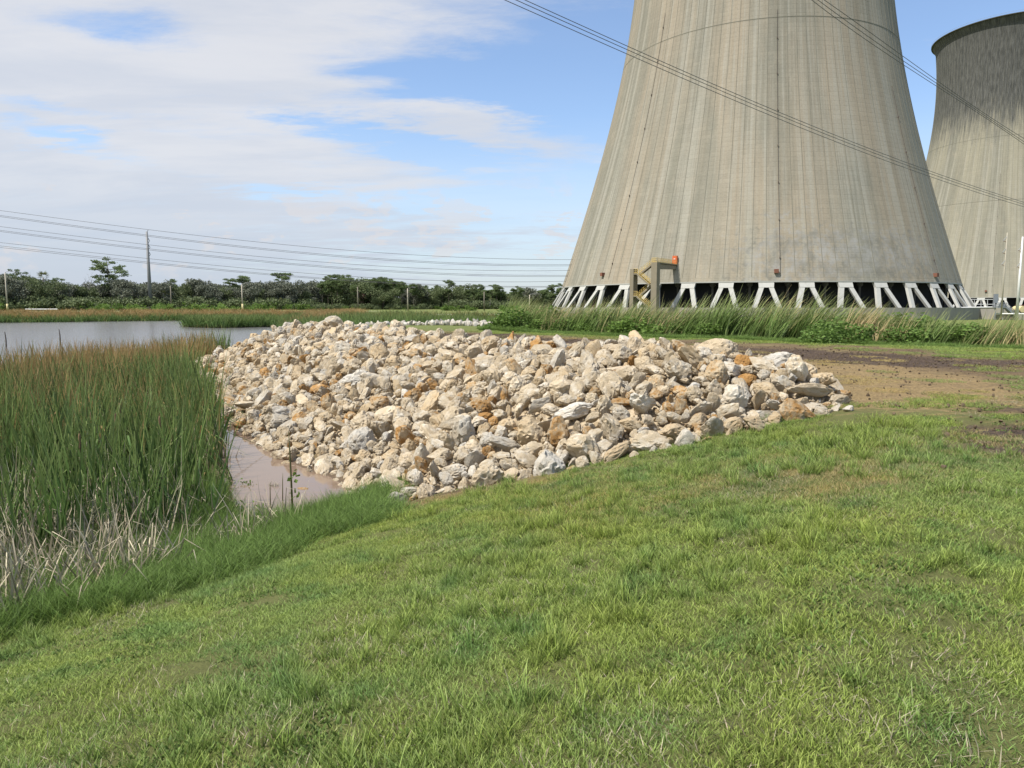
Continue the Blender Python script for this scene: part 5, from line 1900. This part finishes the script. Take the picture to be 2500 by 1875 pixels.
def cooling_tower(cx, cy, prof, z0, H, label, mat, n_pairs, basin_r, basin_top, ground, detail, patches=None, ribs=110, flare=0.0):
    root = thing('cooling_tower', label, 'cooling tower', (cx, cy, 0))
    NS, NR = 264, 96
    zs = np.linspace(z0, H, NR)
    th = np.linspace(0, 2 * math.pi, NS + 1)
    V, UV, PT = [], [], []
    for z in zs:
        r = prof(z) + (flare * sm((z - (H - 3)) / 2.0) if flare else 0)
        V.append(np.c_[r * np.cos(th), r * np.sin(th), np.full(NS + 1, z)])
        UV.append(np.c_[th * 60.0, np.full(NS + 1, z)])
    V, UV = np.concatenate(V), np.concatenate(UV)
    i = np.arange(NR - 1)[:, None] * (NS + 1) + np.arange(NS)[None]
    Fq = np.stack([i, i + 1, i + NS + 2, i + NS + 1], -1).reshape(-1, 4)
    # inner skin and the two edges
    nin = len(V)
    Vi = V.copy()
    rr_ = np.hypot(V[:, 0], V[:, 1])
    Vi[:, :2] *= ((rr_ - 0.7) / rr_)[:, None]
    Fi = Fq[:, ::-1] + nin
    j = np.arange(NS)
    top = (NR - 1) * (NS + 1)
    Fb = np.stack([j, nin + j, nin + j + 1, j + 1], -1)
    Ft = np.stack([top + j, top + j + 1, nin + top + j + 1, nin + top + j], -1)
    me = raw_mesh('shell', np.r_[V, Vi], np.r_[Fq, Fi, Fb, Ft], mat, True, np.r_[UV, UV])
    at = me.attributes.new('patch', 'FLOAT', 'POINT')
    pv = np.zeros(len(V) * 2)
    if patches:
        ang = np.degrees(np.arctan2(V[:, 1], V[:, 0])) % 360
        for (a0, aw, zc, zw_, s) in patches:
            g_ = s * np.exp(-((ang - a0) / aw) ** 4 - ((V[:, 2] - zc) / zw_) ** 4)
            pv[:nin] = np.maximum(pv[:nin], g_)
    at.data.foreach_set('value', pv.astype(np.float32))
    me.set_sharp_from_angle(angle=R(50))
    add_obj('shell', me, root)
    # raised meridional ribs
    Vr, Fr = [], []
    zr = np.linspace(z0 + 1.1, H - 0.5, 42)
    for k in range(ribs):
        a = 2 * math.pi * (k + 0.35) / ribs
        b = len(Vr)
        for z in zr:
            r = prof(z) + (flare * float(sm((z - (H - 3)) / 2.0)) if flare else 0)
            for da, dr in ((-0.0009, -0.05), (-0.0009, 0.055), (0.0009, 0.055), (0.0009, -0.05)):
                Vr.append(((r + dr) * math.cos(a + da), (r + dr) * math.sin(a + da), z))
        for q in range(len(zr) - 1):
            for s in range(3):
                Fr.append((b + q * 4 + s, b + q * 4 + s + 1, b + q * 4 + s + 5, b + q * 4 + s + 4))
    me = raw_mesh('ribs', np.array(Vr), np.array(Fr)[:, ::-1], M_RIB, False)
    tag(add_obj('ribs', me, root), kind='stuff')

    def ring(name, r0, r1, za, zb, m, seg=NS):
        t = np.linspace(0, 2 * math.pi, seg, endpoint=False)
        P = [np.c_[r * np.cos(t), r * np.sin(t), np.full(seg, z)] for r, z in ((r0, za), (r1, za), (r1, zb), (r0, zb))]
        VV = np.concatenate(P)
        k = np.arange(seg)
        k2 = (k + 1) % seg
        FF = np.concatenate([np.stack([a * seg + k, a * seg + k2, ((a + 1) % 4) * seg + k2, ((a + 1) % 4) * seg + k], -1) for a in range(4)])
        me = raw_mesh(name, VV, FF, m, True)
        me.set_sharp_from_angle(angle=R(40))
        return add_obj(name, me, root)
    r0 = prof(z0)
    ring('lintel', r0 - 0.85, r0 + 0.10, z0 - 0.28, z0 + 0.02, M_COLUMN)
    ring('basin_wall', basin_r - 0.45, basin_r, ground - 0.6, basin_top, M_BASIN)
    for zj in ((76.0, 104.0) if detail else (60.0, 96.0)):
        rj = prof(zj)
        ring('construction_joint', rj - 0.1, rj + 0.05, zj, zj + 0.14, M_RIB)
    if flare:
        rt = prof(H) + flare
        ring('rim_walkway', rt - 0.9, rt + 0.9, H - 0.3, H + 0.05, M_INNER)
        ring('rim_rail', rt + 0.78, rt + 0.84, H + 1.0, H + 1.08, M_GALV)
    # floor, fill painted near-black for the shaded interior, and inner columns
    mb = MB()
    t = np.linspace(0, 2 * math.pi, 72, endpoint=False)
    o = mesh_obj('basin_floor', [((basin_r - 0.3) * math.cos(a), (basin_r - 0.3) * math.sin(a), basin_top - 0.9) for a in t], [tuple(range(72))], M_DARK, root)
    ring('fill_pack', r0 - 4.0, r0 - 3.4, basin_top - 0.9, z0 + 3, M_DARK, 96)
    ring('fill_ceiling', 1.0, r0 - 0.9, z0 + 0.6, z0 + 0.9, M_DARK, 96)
    for k in range(n_pairs):
        if not detail:
            break
        a = 2 * math.pi * (k + 0.1) / n_pairs
        c, s = math.cos(a), math.sin(a)
        if s > 0.2:
            continue
        mb = MB()
        rr2 = r0 - 2.6
        mb.tube([(rr2 * c, rr2 * s, basin_top - 0.9), (rr2 * c, rr2 * s, z0 - 1.4), (rr2 * c, rr2 * s, z0 - 0.9), (rr2 * c, rr2 * s, z0 + 0.6)], [0.32, 0.32, 0.8, 0.8], 8)
        mb.build('inner_column', M_INNER, root)
    # paired raking columns with their caps
    capm = legm = None
    for k in range(n_pairs):
        a = 2 * math.pi * (k + 0.5) / n_pairs + (0.0 if detail else 0.04)
        c, s = math.cos(a), math.sin(a)
        if s > 0.55 and not detail:
            continue

        def L(rad, tan, z):
            return (rad * c - tan * s, rad * s + tan * c, z)
        rt, rb = r0 - 0.42, basin_r - 1.6
        zc = z0 - 0.29
        ch = 1.28
        cw = 1.72
        slope = (rb - rt) / (zc - basin_top)
        mb = MB()
        top_ = [L(rt - 0.42, -cw - 0.1, zc), L(rt + 0.42, -cw - 0.1, zc), L(rt + 0.42, cw + 0.1, zc), L(rt - 0.42, cw + 0.1, zc)]
        q = slope * ch
        bot = [L(rt - 0.42 + q, -cw, zc - ch), L(rt + 0.44 + q, -cw, zc - ch), L(rt + 0.44 + q, cw, zc - ch), L(rt - 0.42 + q, cw, zc - ch)]
        mb.hexa(bot + top_)
        mb.build('column_cap', M_COLUMN, root)
        for sg in (-1, 1):
            mb = MB()
            zt_, zb_ = zc - ch, basin_top - 0.9
            t0, t1 = sg * (cw - 0.59), sg * 3.15
            q0, q1 = slope * ch, slope * (zc - zb_)
            hw = 0.58
            B_ = [L(rt - 0.36 + q1, t1 - hw, zb_), L(rt + 0.36 + q1, t1 - hw, zb_), L(rt + 0.36 + q1, t1 + hw, zb_), L(rt - 0.36 + q1, t1 + hw, zb_)]
            T_ = [L(rt - 0.36 + q0, t0 - hw, zt_ + 0.003), L(rt + 0.36 + q0, t0 - hw, zt_ + 0.003), L(rt + 0.36 + q0, t0 + hw, zt_ + 0.003), L(rt - 0.36 + q0, t0 + hw, zt_ + 0.003)]
            mb.hexa(B_ + T_)
            mb.build('column_leg', M_COLUMN, root)
    return root


T1 = (75.96, 232.93)
prof1 = hyper(36.19, 120, 85.72)
PATCH = [(276, 34, 14.0, 8.5, 0.95), (262, 12, 24, 4, 0.55)]
tower1 = cooling_tower(T1[0], T1[1], prof1, 7.8, 152, 'nearer huge concrete cooling tower filling the upper right, cut off at the top', M_SHELL, 40,
                       64.5, 1.35, -1.9, True, PATCH)
T2 = (294.9, 440.0)
prof2 = hyper(36.36, 130.4, 89.83)
tower2 = cooling_tower(T2[0], T2[1], prof2, 6.6, 160.3, 'farther cooling tower at the right edge with a black weathered rim', M_SHELL2, 40, 66.5, 0.9, -1.9, False,
                       None, 110, 1.3)


def on_shell(T, prof, px, z):
    """point of the near side of a shell seen at column px, height z"""
    r = prof(z)
    k = (px - 1250) / FPX
    # x = k * (y cos p - (z-EYE) sin p)
    best = None
    for a in np.linspace(math.pi, 2 * math.pi, 2000):
        x, y = T[0] + r * math.cos(a), T[1] + r * math.sin(a)
        d = y * math.cos(PITCH) - (z - EYE) * math.sin(PITCH)
        if (Vector((x, y)) - Vector(T)).dot(Vector((x, y))) > 0:
            continue
        e = abs(x / d - k)
        if best is None or e < best[0]:
            best = (e, a)
    return best[1]


# conduits running up the shell with their junction boxes
for (T, prof, root, px, zlo, zhi, boxpx, boxz) in ((T1, prof1, tower1, 1905, 9.5, 78, 1895, 10.2), (T1, prof1, tower1, 2290, 9.5, 60, 2281, 9.6),
                                                   (T1, prof1, tower1, 1487, 9.5, 84, 1474, 10.6), (T2, prof2, tower2, 2421, 9, 75, 2407, 10)):
    a = on_shell(T, prof, px, zlo)
    mb = MB()
    pts = [((prof(z) + 0.18) * math.cos(a), (prof(z) + 0.18) * math.sin(a), z) for z in np.linspace(zlo, zhi, 26)]
    mb.tube(pts, 0.042, 5)
    mb.build('conduit', M_CONDUIT, root)
    for z in np.arange(zlo + 4, zhi, 9.5):
        mb = MB().box(((prof(z) + 0.2) * math.cos(a), (prof(z) + 0.2) * math.sin(a), z), (0.22, 0.22, 0.4), a)
        mb.build('conduit_bracket', M_CONDUIT, root)
    a2 = on_shell(T, prof, boxpx, boxz)
    r = prof(boxz) + 0.45
    MB().box((r * math.cos(a2), r * math.sin(a2), boxz), (1.0, 0.95, 0.95), a2).build('junction_box', M_RUSTBOX, root)

# door high on the shell
AD = on_shell(T1, prof1, 1649, 13)
er = Vector((math.cos(AD), math.sin(AD), 0))
et = Vector((-math.sin(AD), math.cos(AD), 0))        # points to the right in the view
C1 = Vector((T1[0], T1[1], 0))
rd = prof1(13.2) + 0.35
door = MB().box(tuple(er * rd + Vector((0, 0, 13.45))), (0.9, 1.15, 2.3), AD).build('door', M_ORANGE, tower1)
MB().box(tuple(er * (rd + 0.47) + Vector((0, 0, 13.8))), (0.03, 0.42, 0.2), AD).build('door_sign', M_WHITE, door)


# ------------------------------------------------------------------ stair tower beside the shell
def stair_tower():
    rp = 70.0
    base = C1 + er * rp
    gz = -1.9
    t = thing('stair_tower', 'concrete stair tower with yellow handrails leading to the orange door', 'stair tower', (base.x, base.y, gz), 0)
    inv = -Vector((base.x, base.y, gz))

    def W(rad, tan, z):
        return C1 + er * rad + et * tan + Vector((0, 0, z)) + inv
    ang = AD
    z_top = 12.2

    def col(rad, tan, w, d, z):
        mb = MB()
        c0 = W(rad, tan, (gz + z) / 2)
        mb.box(tuple(c0), (d, w, z - gz), ang)
        mb.build('pier', M_PIER, t)
    col(rp, 0, 1.5, 1.9, z_top - 0.05)
    col(rp - 0.3, -6.0, 1.0, 2.4, 10.9)
    MB().beam(W(rp - 0.9, 0, z_top - 0.8), W(prof1(12) + 0.1, 0, z_top - 0.6), 0.9, 1.3, 0.9, 0.9).build('beam', M_PIER, t)
    MB().beam(W(rp + 0.9, 0, z_top + 0.06), W(prof1(12) + 0.1, 0, z_top + 0.06), 1.5, 0.2).build('deck', M_PIER, t)
    for z in (9.8, 4.3):
        MB().box(tuple(W(rp - 0.3, -5.0, z - 0.15)), (2.3, 1.4, 0.25), ang).build('landing', M_PIER, t)
    for z in (7.1,):
        MB().box(tuple(W(rp - 0.3, -1.0, z - 0.15)), (2.3, 1.1, 0.25), ang).build('landing', M_PIER, t)
    MB().box(tuple(W(rp - 0.3, -0.9, 1.35)), (2.3, 1.2, 0.3), ang).build('landing', M_PIER, t)

    def rail(a, b, sidev=Vector((0, 0, 0)), posts=6):
        a, b = a + sidev, b + sidev
        mb = MB()
        for h in (1.05, 0.55):
            mb.tube([a + Vector((0, 0, h)), b + Vector((0, 0, h))], 0.045, 5)
        for i in range(posts):
            p = a.lerp(b, i / (posts - 1))
            mb.tube([p, p + Vector((0, 0, 1.08))], 0.04, 5)
        mb.beam(a + Vector((0, 0, 0.1)), b + Vector((0, 0, 0.1)), 0.03, 0.14)
        mb.build('handrail', M_YELLOW, t)

    def flight(t0, z0, t1, z1, rad):
        a, b = W(rad, t0, z0), W(rad, t1, z1)
        mb = MB()
        off = er * 0.55
        for o_ in (off, -off):
            mb.beam(a + o_ - Vector((0, 0, 0.2)), b + o_ - Vector((0, 0, 0.2)), 0.22, 0.42)
        n = 12
        for i in range(n):
            p = a.lerp(b, (i + 0.5) / n)
            mb.box(tuple(p), (1.0, 0.34, 0.06), ang)
        mb.build('stair_flight', M_PIER, t)
        rail(a, b, er * 0.6)
        rail(a, b, -er * 0.6)
    flight(-1.2, 1.5, -4.5, 4.25, rp + 0.3)
    flight(-4.5, 4.3, -1.2, 7.05, rp - 0.9)
    flight(-1.2, 7.1, -4.5, 9.75, rp + 0.3)
    flight(-4.5, 9.8, -1.0, z_top + 0.1, rp - 0.9)
    rail(W(rp + 0.8, 0.7, z_top + 0.16), W(prof1(12) + 0.3, 0.7, z_top + 0.16), posts=12)
    rail(W(rp - 0.2, -0.7, z_top + 0.16), W(prof1(12) + 0.3, -0.7, z_top + 0.16), posts=12)
    rail(W(rp + 0.8, -0.7, z_top + 0.16), W(rp + 0.8, 0.7, z_top + 0.16), posts=4)
    rail(W(rp + 0.8, -5.6, 9.85), W(rp + 0.8, -4.4, 9.85), posts=3)
    rail(W(rp + 0.8, -5.6, 4.35), W(rp + 0.8, -4.4, 4.35), posts=3)
    rail(W(rp + 0.8, -1.4, 1.5), W(rp + 0.8, -0.4, 1.5), posts=3)


stair_tower()

# ------------------------------------------------------------------ plant beside the towers, right edge
gz = -1.9
x0, y0, _ = aty(2330, 770, 196)
x1, y1, _ = aty(2428, 770, 190)
t = thing('retaining_wall', 'stained concrete wall to the right of the near cooling tower basin', 'wall', (x0, y0, gz))
MB().beam((0, 0, 1.45), (x1 - x0, y1 - y0, 1.45), 0.5, 3.3).build('wall_panel', M_BASIN, t)
MB().beam((0, 0, 3.16), (x1 - x0, y1 - y0, 3.16), 0.7, 0.12).build('coping', M_BASIN, t)
x2, y2, _ = aty(2431, 770, 186)
x3, y3, _ = aty(2700, 770, 176)
t = thing('low_wall', 'low tan concrete wall at the right edge under the white pipe', 'wall', (x2, y2, gz))
MB().beam((0, 0, 0.75), (x3 - x2, y3 - y2, 0.75), 0.5, 1.9).build('wall_panel', M_BASIN, t)
MB().beam((0, 0, 1.76), (x3 - x2, y3 - y2, 1.76), 0.7, 0.12).build('coping', M_BASIN, t)

P1 = Vector(aty(2345, 751, 186))
P2 = Vector(aty(2428, 750, 185))
P3 = Vector(aty(2429, 766, 185))
P4 = Vector(aty(2620, 767, 172))
mb = MB()
mb.tube([P1, P2, P3, P4], 0.17, 8)
o = mb.build('pipe', M_WHITE)
tag(o, 'white pipe that runs level, drops once and goes on to the right edge', 'pipe')
for py in (742, 746):
    pass
t = thing('platform_stair', 'galvanised steel platform and stair with rails left of the white poles', 'stair', tuple(Vector(aty(2428, 768, 186))))
b0 = Vector(t.location)
for a, b in (((2428, 741), (2453, 741)), ((2453, 741), (2475, 762))):
    A, B = Vector(aty(*a, 184)) - b0, Vector(aty(*b, 184)) - b0
    mb = MB().beam(A + Vector((0, 0, -0.9)), B + Vector((0, 0, -0.9)), 1.2, 0.3)
    mb.build('platform' if a[1] == b[1] else 'stair_flight', M_GALV, t)
    for off in (-0.6, 0.6):
        mb = MB()
        o_ = Vector((0, off, 0))
        for h in (0.2, -0.25, -0.6):
            mb.tube([A + o_ + Vector((0, 0, h)), B + o_ + Vector((0, 0, h))], 0.06, 5)
        for i in range(6):
            p = A.lerp(B, i / 5) + o_
            mb.tube([p + Vector((0, 0, -0.8)), p + Vector((0, 0, 0.2))], 0.06, 5)
        mb.build('handrail', M_GALV, t)
for px in (2431, 2450):
    A = Vector(aty(px, 748, 184)) - b0
    MB().tube([A, Vector((A.x, A.y, gz - b0.z))], 0.12, 6).build('post', M_GALV, t)
A = Vector(aty(2431, 728, 188)) - b0
MB().box(tuple(A), (1.0, 0.5, 2.2)).build('cabinet', M_GALV, t)
# rail in front of the second tower
t = thing('pipe_rail', 'white pipe rail in front of the farther cooling tower', 'railing', tuple(Vector(aty(2345, 752, 200))))
b0 = Vector(t.location)
for py in (731, 743):
    MB().tube([Vector(aty(2345, py, 200)) - b0, Vector(aty(2428, py, 200)) - b0], 0.09, 6).build('rail', M_WHITE, t)
for px in range(2347, 2429, 16):
    MB().tube([Vector(aty(px, 752, 200)) - b0, Vector(aty(px, 731, 200)) - b0], 0.07, 6).build('post', M_WHITE, t)
# tank
c = Vector(aty(2490, 755, 186))
t = thing('tank', 'round pale tank end at the right edge beside the stair', 'tank', (c.x, c.y, c.z))
MB().tube([(0, -1.2, 0), (0, 1.8, 0)], 0.85, 20).build('vessel', M_PALEYEL, t)
MB().box((0, 0, -1.2), (1.2, 1.6, 1.0)).build('saddle', M_BASIN, t)
MB().beam(Vector(aty(2478, 745, 190)) - c, Vector(aty(2620, 746, 186)) - c, 0.15, 0.15).build('support_rail', M_RUSTBOX, t)


def utility_pole(px0, py0, px1, py1, dist, label, arms, r0, r1):
    A = Vector(aty(px0, py0, dist))
    B = Vector(aty(px1, py1, dist))
    x, y = A.x, A.y
    t = thing('utility_pole', label, 'pole', (x, y, gz))
    H = B.z - gz
    MB().tube([(0, 0, 0), (0, 0, H)], [r0, r1], 10).build('pole_shaft', M_LAMPPOLE if r0 < 0.3 else M_WHITE, t, True)
    for k, py in enumerate(arms):
        z = aty(px1, py, dist)[2] - gz
        s = -1
        MB().tube([(0, 0, z), (s * 1.0, -0.2, z - 1.1)], 0.055, 5).build('arm', M_GALV, t)
        MB().tube([(s * 1.0, -0.2, z - 1.1), (s * 0.15, 0, z - 1.35)], 0.06, 5).build('insulator', M_RUSTBOX, t)
    return t


utility_pole(2446, 745, 2460, 568, 178, 'slim white utility pole with three short arms before the farther tower', (577, 606, 635), 0.20, 0.09)
utility_pole(2484, 745, 2499, 578, 172, 'thicker white utility pole at the very right edge', (600, 640), 0.38, 0.16)

# ------------------------------------------------------------------ far field: lamps, poles, rails
LAMPS = [(12, 666, 218, 'leftmost lamp post with a yellow foot and a curved arm to the right', 1, 1),
         (416, 697, 232, 'plain lamp post right of the steel pole', 0, 0),
         (590, 694, 222, 'yellow-footed lamp post between the pond and the wood', 1, 1),
         (873, 700, 236, 'plain lamp post in front of the dense pines', 0, 0),
         (995, 704, 222, 'pale lamp post right of the dense pines', 1, 0),
         (1182, 712, 240, 'dark slim post left of the cooling tower', 0, 0),
         (1293, 720, 250, 'last pale lamp post, nearest to the cooling tower', 1, 0)]
for px, py, d, label, pale, foot in LAMPS:
    x, y, zt = aty(px, py, d)
    zb = ground_at(x, y)
    t = thing('lamp_post', label, 'lamp post', (x, y, zb), 0, 'lamp posts along the far field')
    H = zt - zb
    MB().tube([(0, 0, 0), (0, 0, H)], [0.24, 0.15], 8).build('post', M_LAMPPOLE if pale else M_WOOD, t, True)
    if foot:
        MB().tube([(0, 0, 0), (0, 0, 2.1)], [0.32, 0.30], 8).build('foot', M_PALEYEL, t, True)
    if pale:
        mb = MB()
        mb.tube([(0, 0, H), (0.4, 0, H + 0.25), (1.2, 0, H + 0.42), (1.9, 0, H + 0.40)], 0.07, 6)
        arm = mb.build('arm', M_STEEL, t)
        MB().box((2.1, 0, H + 0.36), (0.75, 0.3, 0.18)).build('lamp_head', M_STEEL, arm)

x, y, zt = aty(358, 566, 240)
zb = ground_at(x, y)
t = thing('steel_pole', 'tall grey tapering steel transmission pole at the left', 'pole', (x, y, zb))
H = zt - zb
MB().tube([(0, 0, 0), (0, 0, H)], [0.68, 0.34], 12).build('shaft', M_STEEL, t, True)
MB().tube([(0, 0, H - 0.05), (0.55, 0, H + 0.55)], 0.09, 6).build('top_bracket', M_STEEL, t)
for py in (588, 604, 621):
    z = aty(358, py, 240)[2] - zb
    MB().tube([(0.3, 0, z + 1.0), (0.85, 0, z)], 0.11, 6).build('insulator', M_GALV, t)
    MB().tube([(0.85, 0, z), (0.35, 0, z - 0.7)], 0.07, 6).build('brace', M_GALV, t)

# low fence and pipe on the far field
A = aty(52, 749, 226)
t = thing('fence', 'low grey post-and-rail fence in front of the wood at the left', 'fence', (A[0], A[1], ground_at(A[0], A[1])))
Lx = 310 / FPX * 226
for h in (0.55, 1.05):
    MB().beam((0, 0, h), (Lx, 0, h), 0.08, 0.12).build('rail', M_WOOD, t)
for k in range(14):
    MB().box((Lx * k / 13, 0.1, 0.65), (0.18, 0.14, 1.3)).build('fence_post', M_WOOD, t)
A = aty(62, 755, 205)
zf = ground_at(A[0], A[1])
t = thing('pipe_barrier', 'low white pipe barrier lying across the far field at the left', 'barrier', (A[0], A[1], zf))
MB().tube([(0, 0, 0.55), (9.2, 0, 0.55)], 0.14, 8).build('bar', M_WHITE, t)
for k in range(4):
    MB().tube([(3.0 * k, 0, 0), (3.0 * k, 0, 0.5)], 0.1, 6).build('leg', M_WOOD, t)


# ------------------------------------------------------------------ wires
def wire(pts, y0, y1, rad, label, group, ext=0.25):
    """pts: photo pixels from left to right; the wire hangs between y0 and y1 from the camera"""
    P = np.array(pts, float)
    deg = min(3, len(P) - 1)
    if len(P) == 3:
        deg = 2
    co = np.polyfit(P[:, 0], P[:, 1], deg)
    xa, xb = P[0, 0], P[-1, 0]
    px = np.linspace(xa, xb, 40)
    W = []
    for q in px:
        f = (q - xa) / (xb - xa)
        y = 1 / ((1 - f) / y0 + f / y1)
        W.append(Vector(aty(q, np.polyval(co, q), y)))
    # carry on a little past both ends along the same line
    a = W[0] + (W[0] - W[1]) * 40 * ext
    b = W[-1] + (W[-1] - W[-2]) * 40 * ext
    mb = MB()
    mb.tube([a] + W + [b], rad, 5)
    o = mb.build('wire', M_WIRE, None, True)
    tag(o, label, 'power line', group)


NB = 'wires of the two near power lines'
A1 = [(1350, 31), (1537, 114), (1735, 205), (1906, 273), (2130, 367), (2276, 419), (2500, 494)]
A3 = [(1350, 52), (1537, 134), (1735, 222), (1906, 290), (2130, 382), (2276, 432), (2500, 505)]
A2 = [(a[0], a[1] * 0.55 + b[1] * 0.45) for a, b in zip(A1, A3)]
wire(A1, 70, 118, 0.034, 'top wire of the lower bundle crossing the near cooling tower', NB)
wire(A2, 70.3, 118.4, 0.034, 'middle wire of the lower bundle crossing the near cooling tower', NB)
wire(A3, 70.6, 118.8, 0.034, 'bottom wire of the lower bundle crossing the near cooling tower', NB)
B1 = [(2013, 0), (2110, 70), (2208, 138), (2291, 200), (2500, 338)]
B3 = [(1982, 0), (2090, 80), (2213, 163), (2286, 210), (2500, 352)]
B2 = [(2000, 2), (2100, 76), (2211, 151), (2289, 206), (2500, 346)]
wire(B1, 80, 108, 0.034, 'top wire of the upper bundle running from tower to tower', NB)
wire(B2, 80.3, 108.3, 0.034, 'middle wire of the upper bundle running from tower to tower', NB)
wire(B3, 80.6, 108.6, 0.034, 'bottom wire of the upper bundle running from tower to tower', NB)
FG = 'distant wires past the steel pole'
FAR = [([(0, 514), (364, 560), (708, 600), (989, 620), (1400, 634)], 'topmost distant wire passing over the steel pole'),
       ([(0, 526), (358, 573), (650, 608), (989, 635), (1400, 646)], 'upper one of the second pair of distant wires'),
       ([(0, 529), (358, 576), (650, 611), (989, 638), (1400, 649)], 'lower one of the second pair of distant wires'),
       ([(0, 553), (358, 597), (650, 628), (989, 653), (1400, 660)], 'single distant wire crossing the pole at its upper insulator'),
       ([(0, 562), (358, 607), (650, 637), (989, 663), (1400, 672)], 'upper one of the middle pair of distant wires'),
       ([(0, 565), (358, 610), (650, 640), (989, 666), (1400, 675)], 'lower one of the middle pair of distant wires'),
       ([(0, 592), (358, 631), (650, 659), (989, 682), (1400, 686)], 'single distant wire crossing the pole at its lowest insulator'),
       ([(0, 600), (358, 640), (650, 667), (989, 692), (1400, 698)], 'upper one of the lowest pair of distant wires'),
       ([(0, 604), (358, 643), (650, 670), (989, 694), (1400, 700)], 'lower one of the lowest pair of distant wires'),
       ([(362, 586), (500, 601), (650, 619), (989, 644), (1400, 656)], 'distant wire starting at the upper insulator towards the right'),
       ([(362, 621), (500, 634), (650, 650), (989, 674), (1400, 684)], 'distant wire starting at the lowest insulator towards the right')]
for k, (pts, label) in enumerate(FAR):
    wire(pts, 205, 228, 0.05, label, FG, 0.25 if pts[0][0] == 0 else 0.0)
for pts, label in (([(0, 588), (180, 588), (357, 585)], 'upper of three faint wires from the pole to the left edge'),
                   ([(0, 608), (180, 607), (357, 603)], 'middle of three faint wires from the pole to the left edge'),
                   ([(0, 628), (180, 626), (357, 621)], 'lowest of three faint wires from the pole to the left edge')):
    wire(pts, 255, 240, 0.05, label, FG, 0.0)


# ------------------------------------------------------------------ single plants at the muddy water
def stalk(px, pybase, pytop, z0, label, w=0.018, lean=0.0, leaves=True, mat=None):
    x, y = onz(px, pybase, z0)
    zt = aty(px, pytop, y)[2]
    H = zt - z0
    t = thing('reed_stalk', label, 'plant', (x, y, z0 - 0.05))
    MB().tube([(0, 0, 0), (lean * 0.3, 0, H * 0.4), (lean * 0.6, 0, H * 0.75), (lean, 0, H)], [w, w * 0.9, w * 0.7, w * 0.25], 6).build('stem', mat or M_STALK, t, True)
    if leaves:
        V, Fq, UV = leaf_cloud([(0.02, 0, H * 0.25), (0.04, 0, H * 0.42)], np.array([0.10, 0.09]), 16, 0.085, px, 1.3, 0.3)
        tag(add_obj('foliage', raw_mesh('foliage', V, Fq, M_BUSH, False, UV), t), kind='stuff')


M_STALK = plain('green_brown_stem', (0.10, 0.095, 0.035), 0.7, 0, 0.3)
stalk(714, 1238, 1045, -1.55, 'tall thin stalk with a few leaves rising before the rocks', 0.017, -0.02)
stalk(690, 1222, 1148, -1.6, 'short bare stem left of the tall thin stalk', 0.009, 0.02, False)
stalk(660, 1232, 1170, -1.6, 'shortest bare stem standing in the muddy water', 0.009, 0.01, False)
# long blades leaning over the water
LB = blades(16, 0.35, 1.0, 1.9, 0.022, 8, 0.3, (0.55, -0.1), 7, 0.5)
x, y = onz(640, 1180, ZW)
o = add_obj('cattail_clump', raw_mesh('cattail_clump', *LB[:2], M_REED, True, LB[2]))
o.location = (x - 0.75, y + 0.1, ZW - 0.05)
o.scale = (-1, 1, 0.8)
tag(o, 'thin clump of cattail blades at the tip of the bed beside the muddy water', 'plant')
# brown seed heads
for (px, pyt, d, label) in ((190, 1052, 11.2, 'fluffy brown cattail spike at left among the leaves'), (288, 978, 13.0, 'brown cattail spike in the middle of the bed'),
                            (278, 1002, 12.6, 'lower brown cattail spike left of the middle one'), (386, 1010, 12.5, 'slender brown cattail spike toward the muddy water')):
    x, y, z = aty(px, pyt, d)
    t = thing('cattail', label, 'cattail', (x, y, ZW), 0, 'brown cattail spikes')
    H = z - ZW
    MB().tube([(0, 0, 0), (0.02, 0, H)], [0.011, 0.007], 6).build('stem', M_STALK, t)
    MB().tube([(0.02, 0, H - 0.30), (0.02, 0, H - 0.27), (0.02, 0, H - 0.08), (0.02, 0, H - 0.04)], [0.007, 0.018, 0.018, 0.007], 8).build('spike', M_SPIKE, t, True)
# dark snag posts in the pond beyond the bed
for px, pyt, pyb, label in ((147, 803, 832, 'dark stake standing in the open water at the left'), (15, 810, 838, 'broken stake in the water at the left edge')):
    x, y = onz(px, pyb + 10, ZW)
    zt = aty(px, pyt, y)[2]
    o = MB().tube([(x, y, ZW - 0.3), (x + 0.03, y, (zt + ZW) / 2), (x - 0.02, y, zt)], [0.06, 0.05, 0.03], 7).build('stake', M_BARK)
    tag(o, label, 'stake')

# tuft of floating debris in the inlet
x, y = onz(670, 1186, ZW)
V, Fq, UV = blades(40, 0.11, 0.05, 0.14, 0.006, 2, 0.5, (0, 0), 5, 9.0)
o = add_obj('debris', raw_mesh('debris', V, Fq, M_DEAD, True, UV))
o.location = (x, y, ZW + 0.02)
tag(o, 'small brown mat of floating debris in the muddy inlet', 'debris')
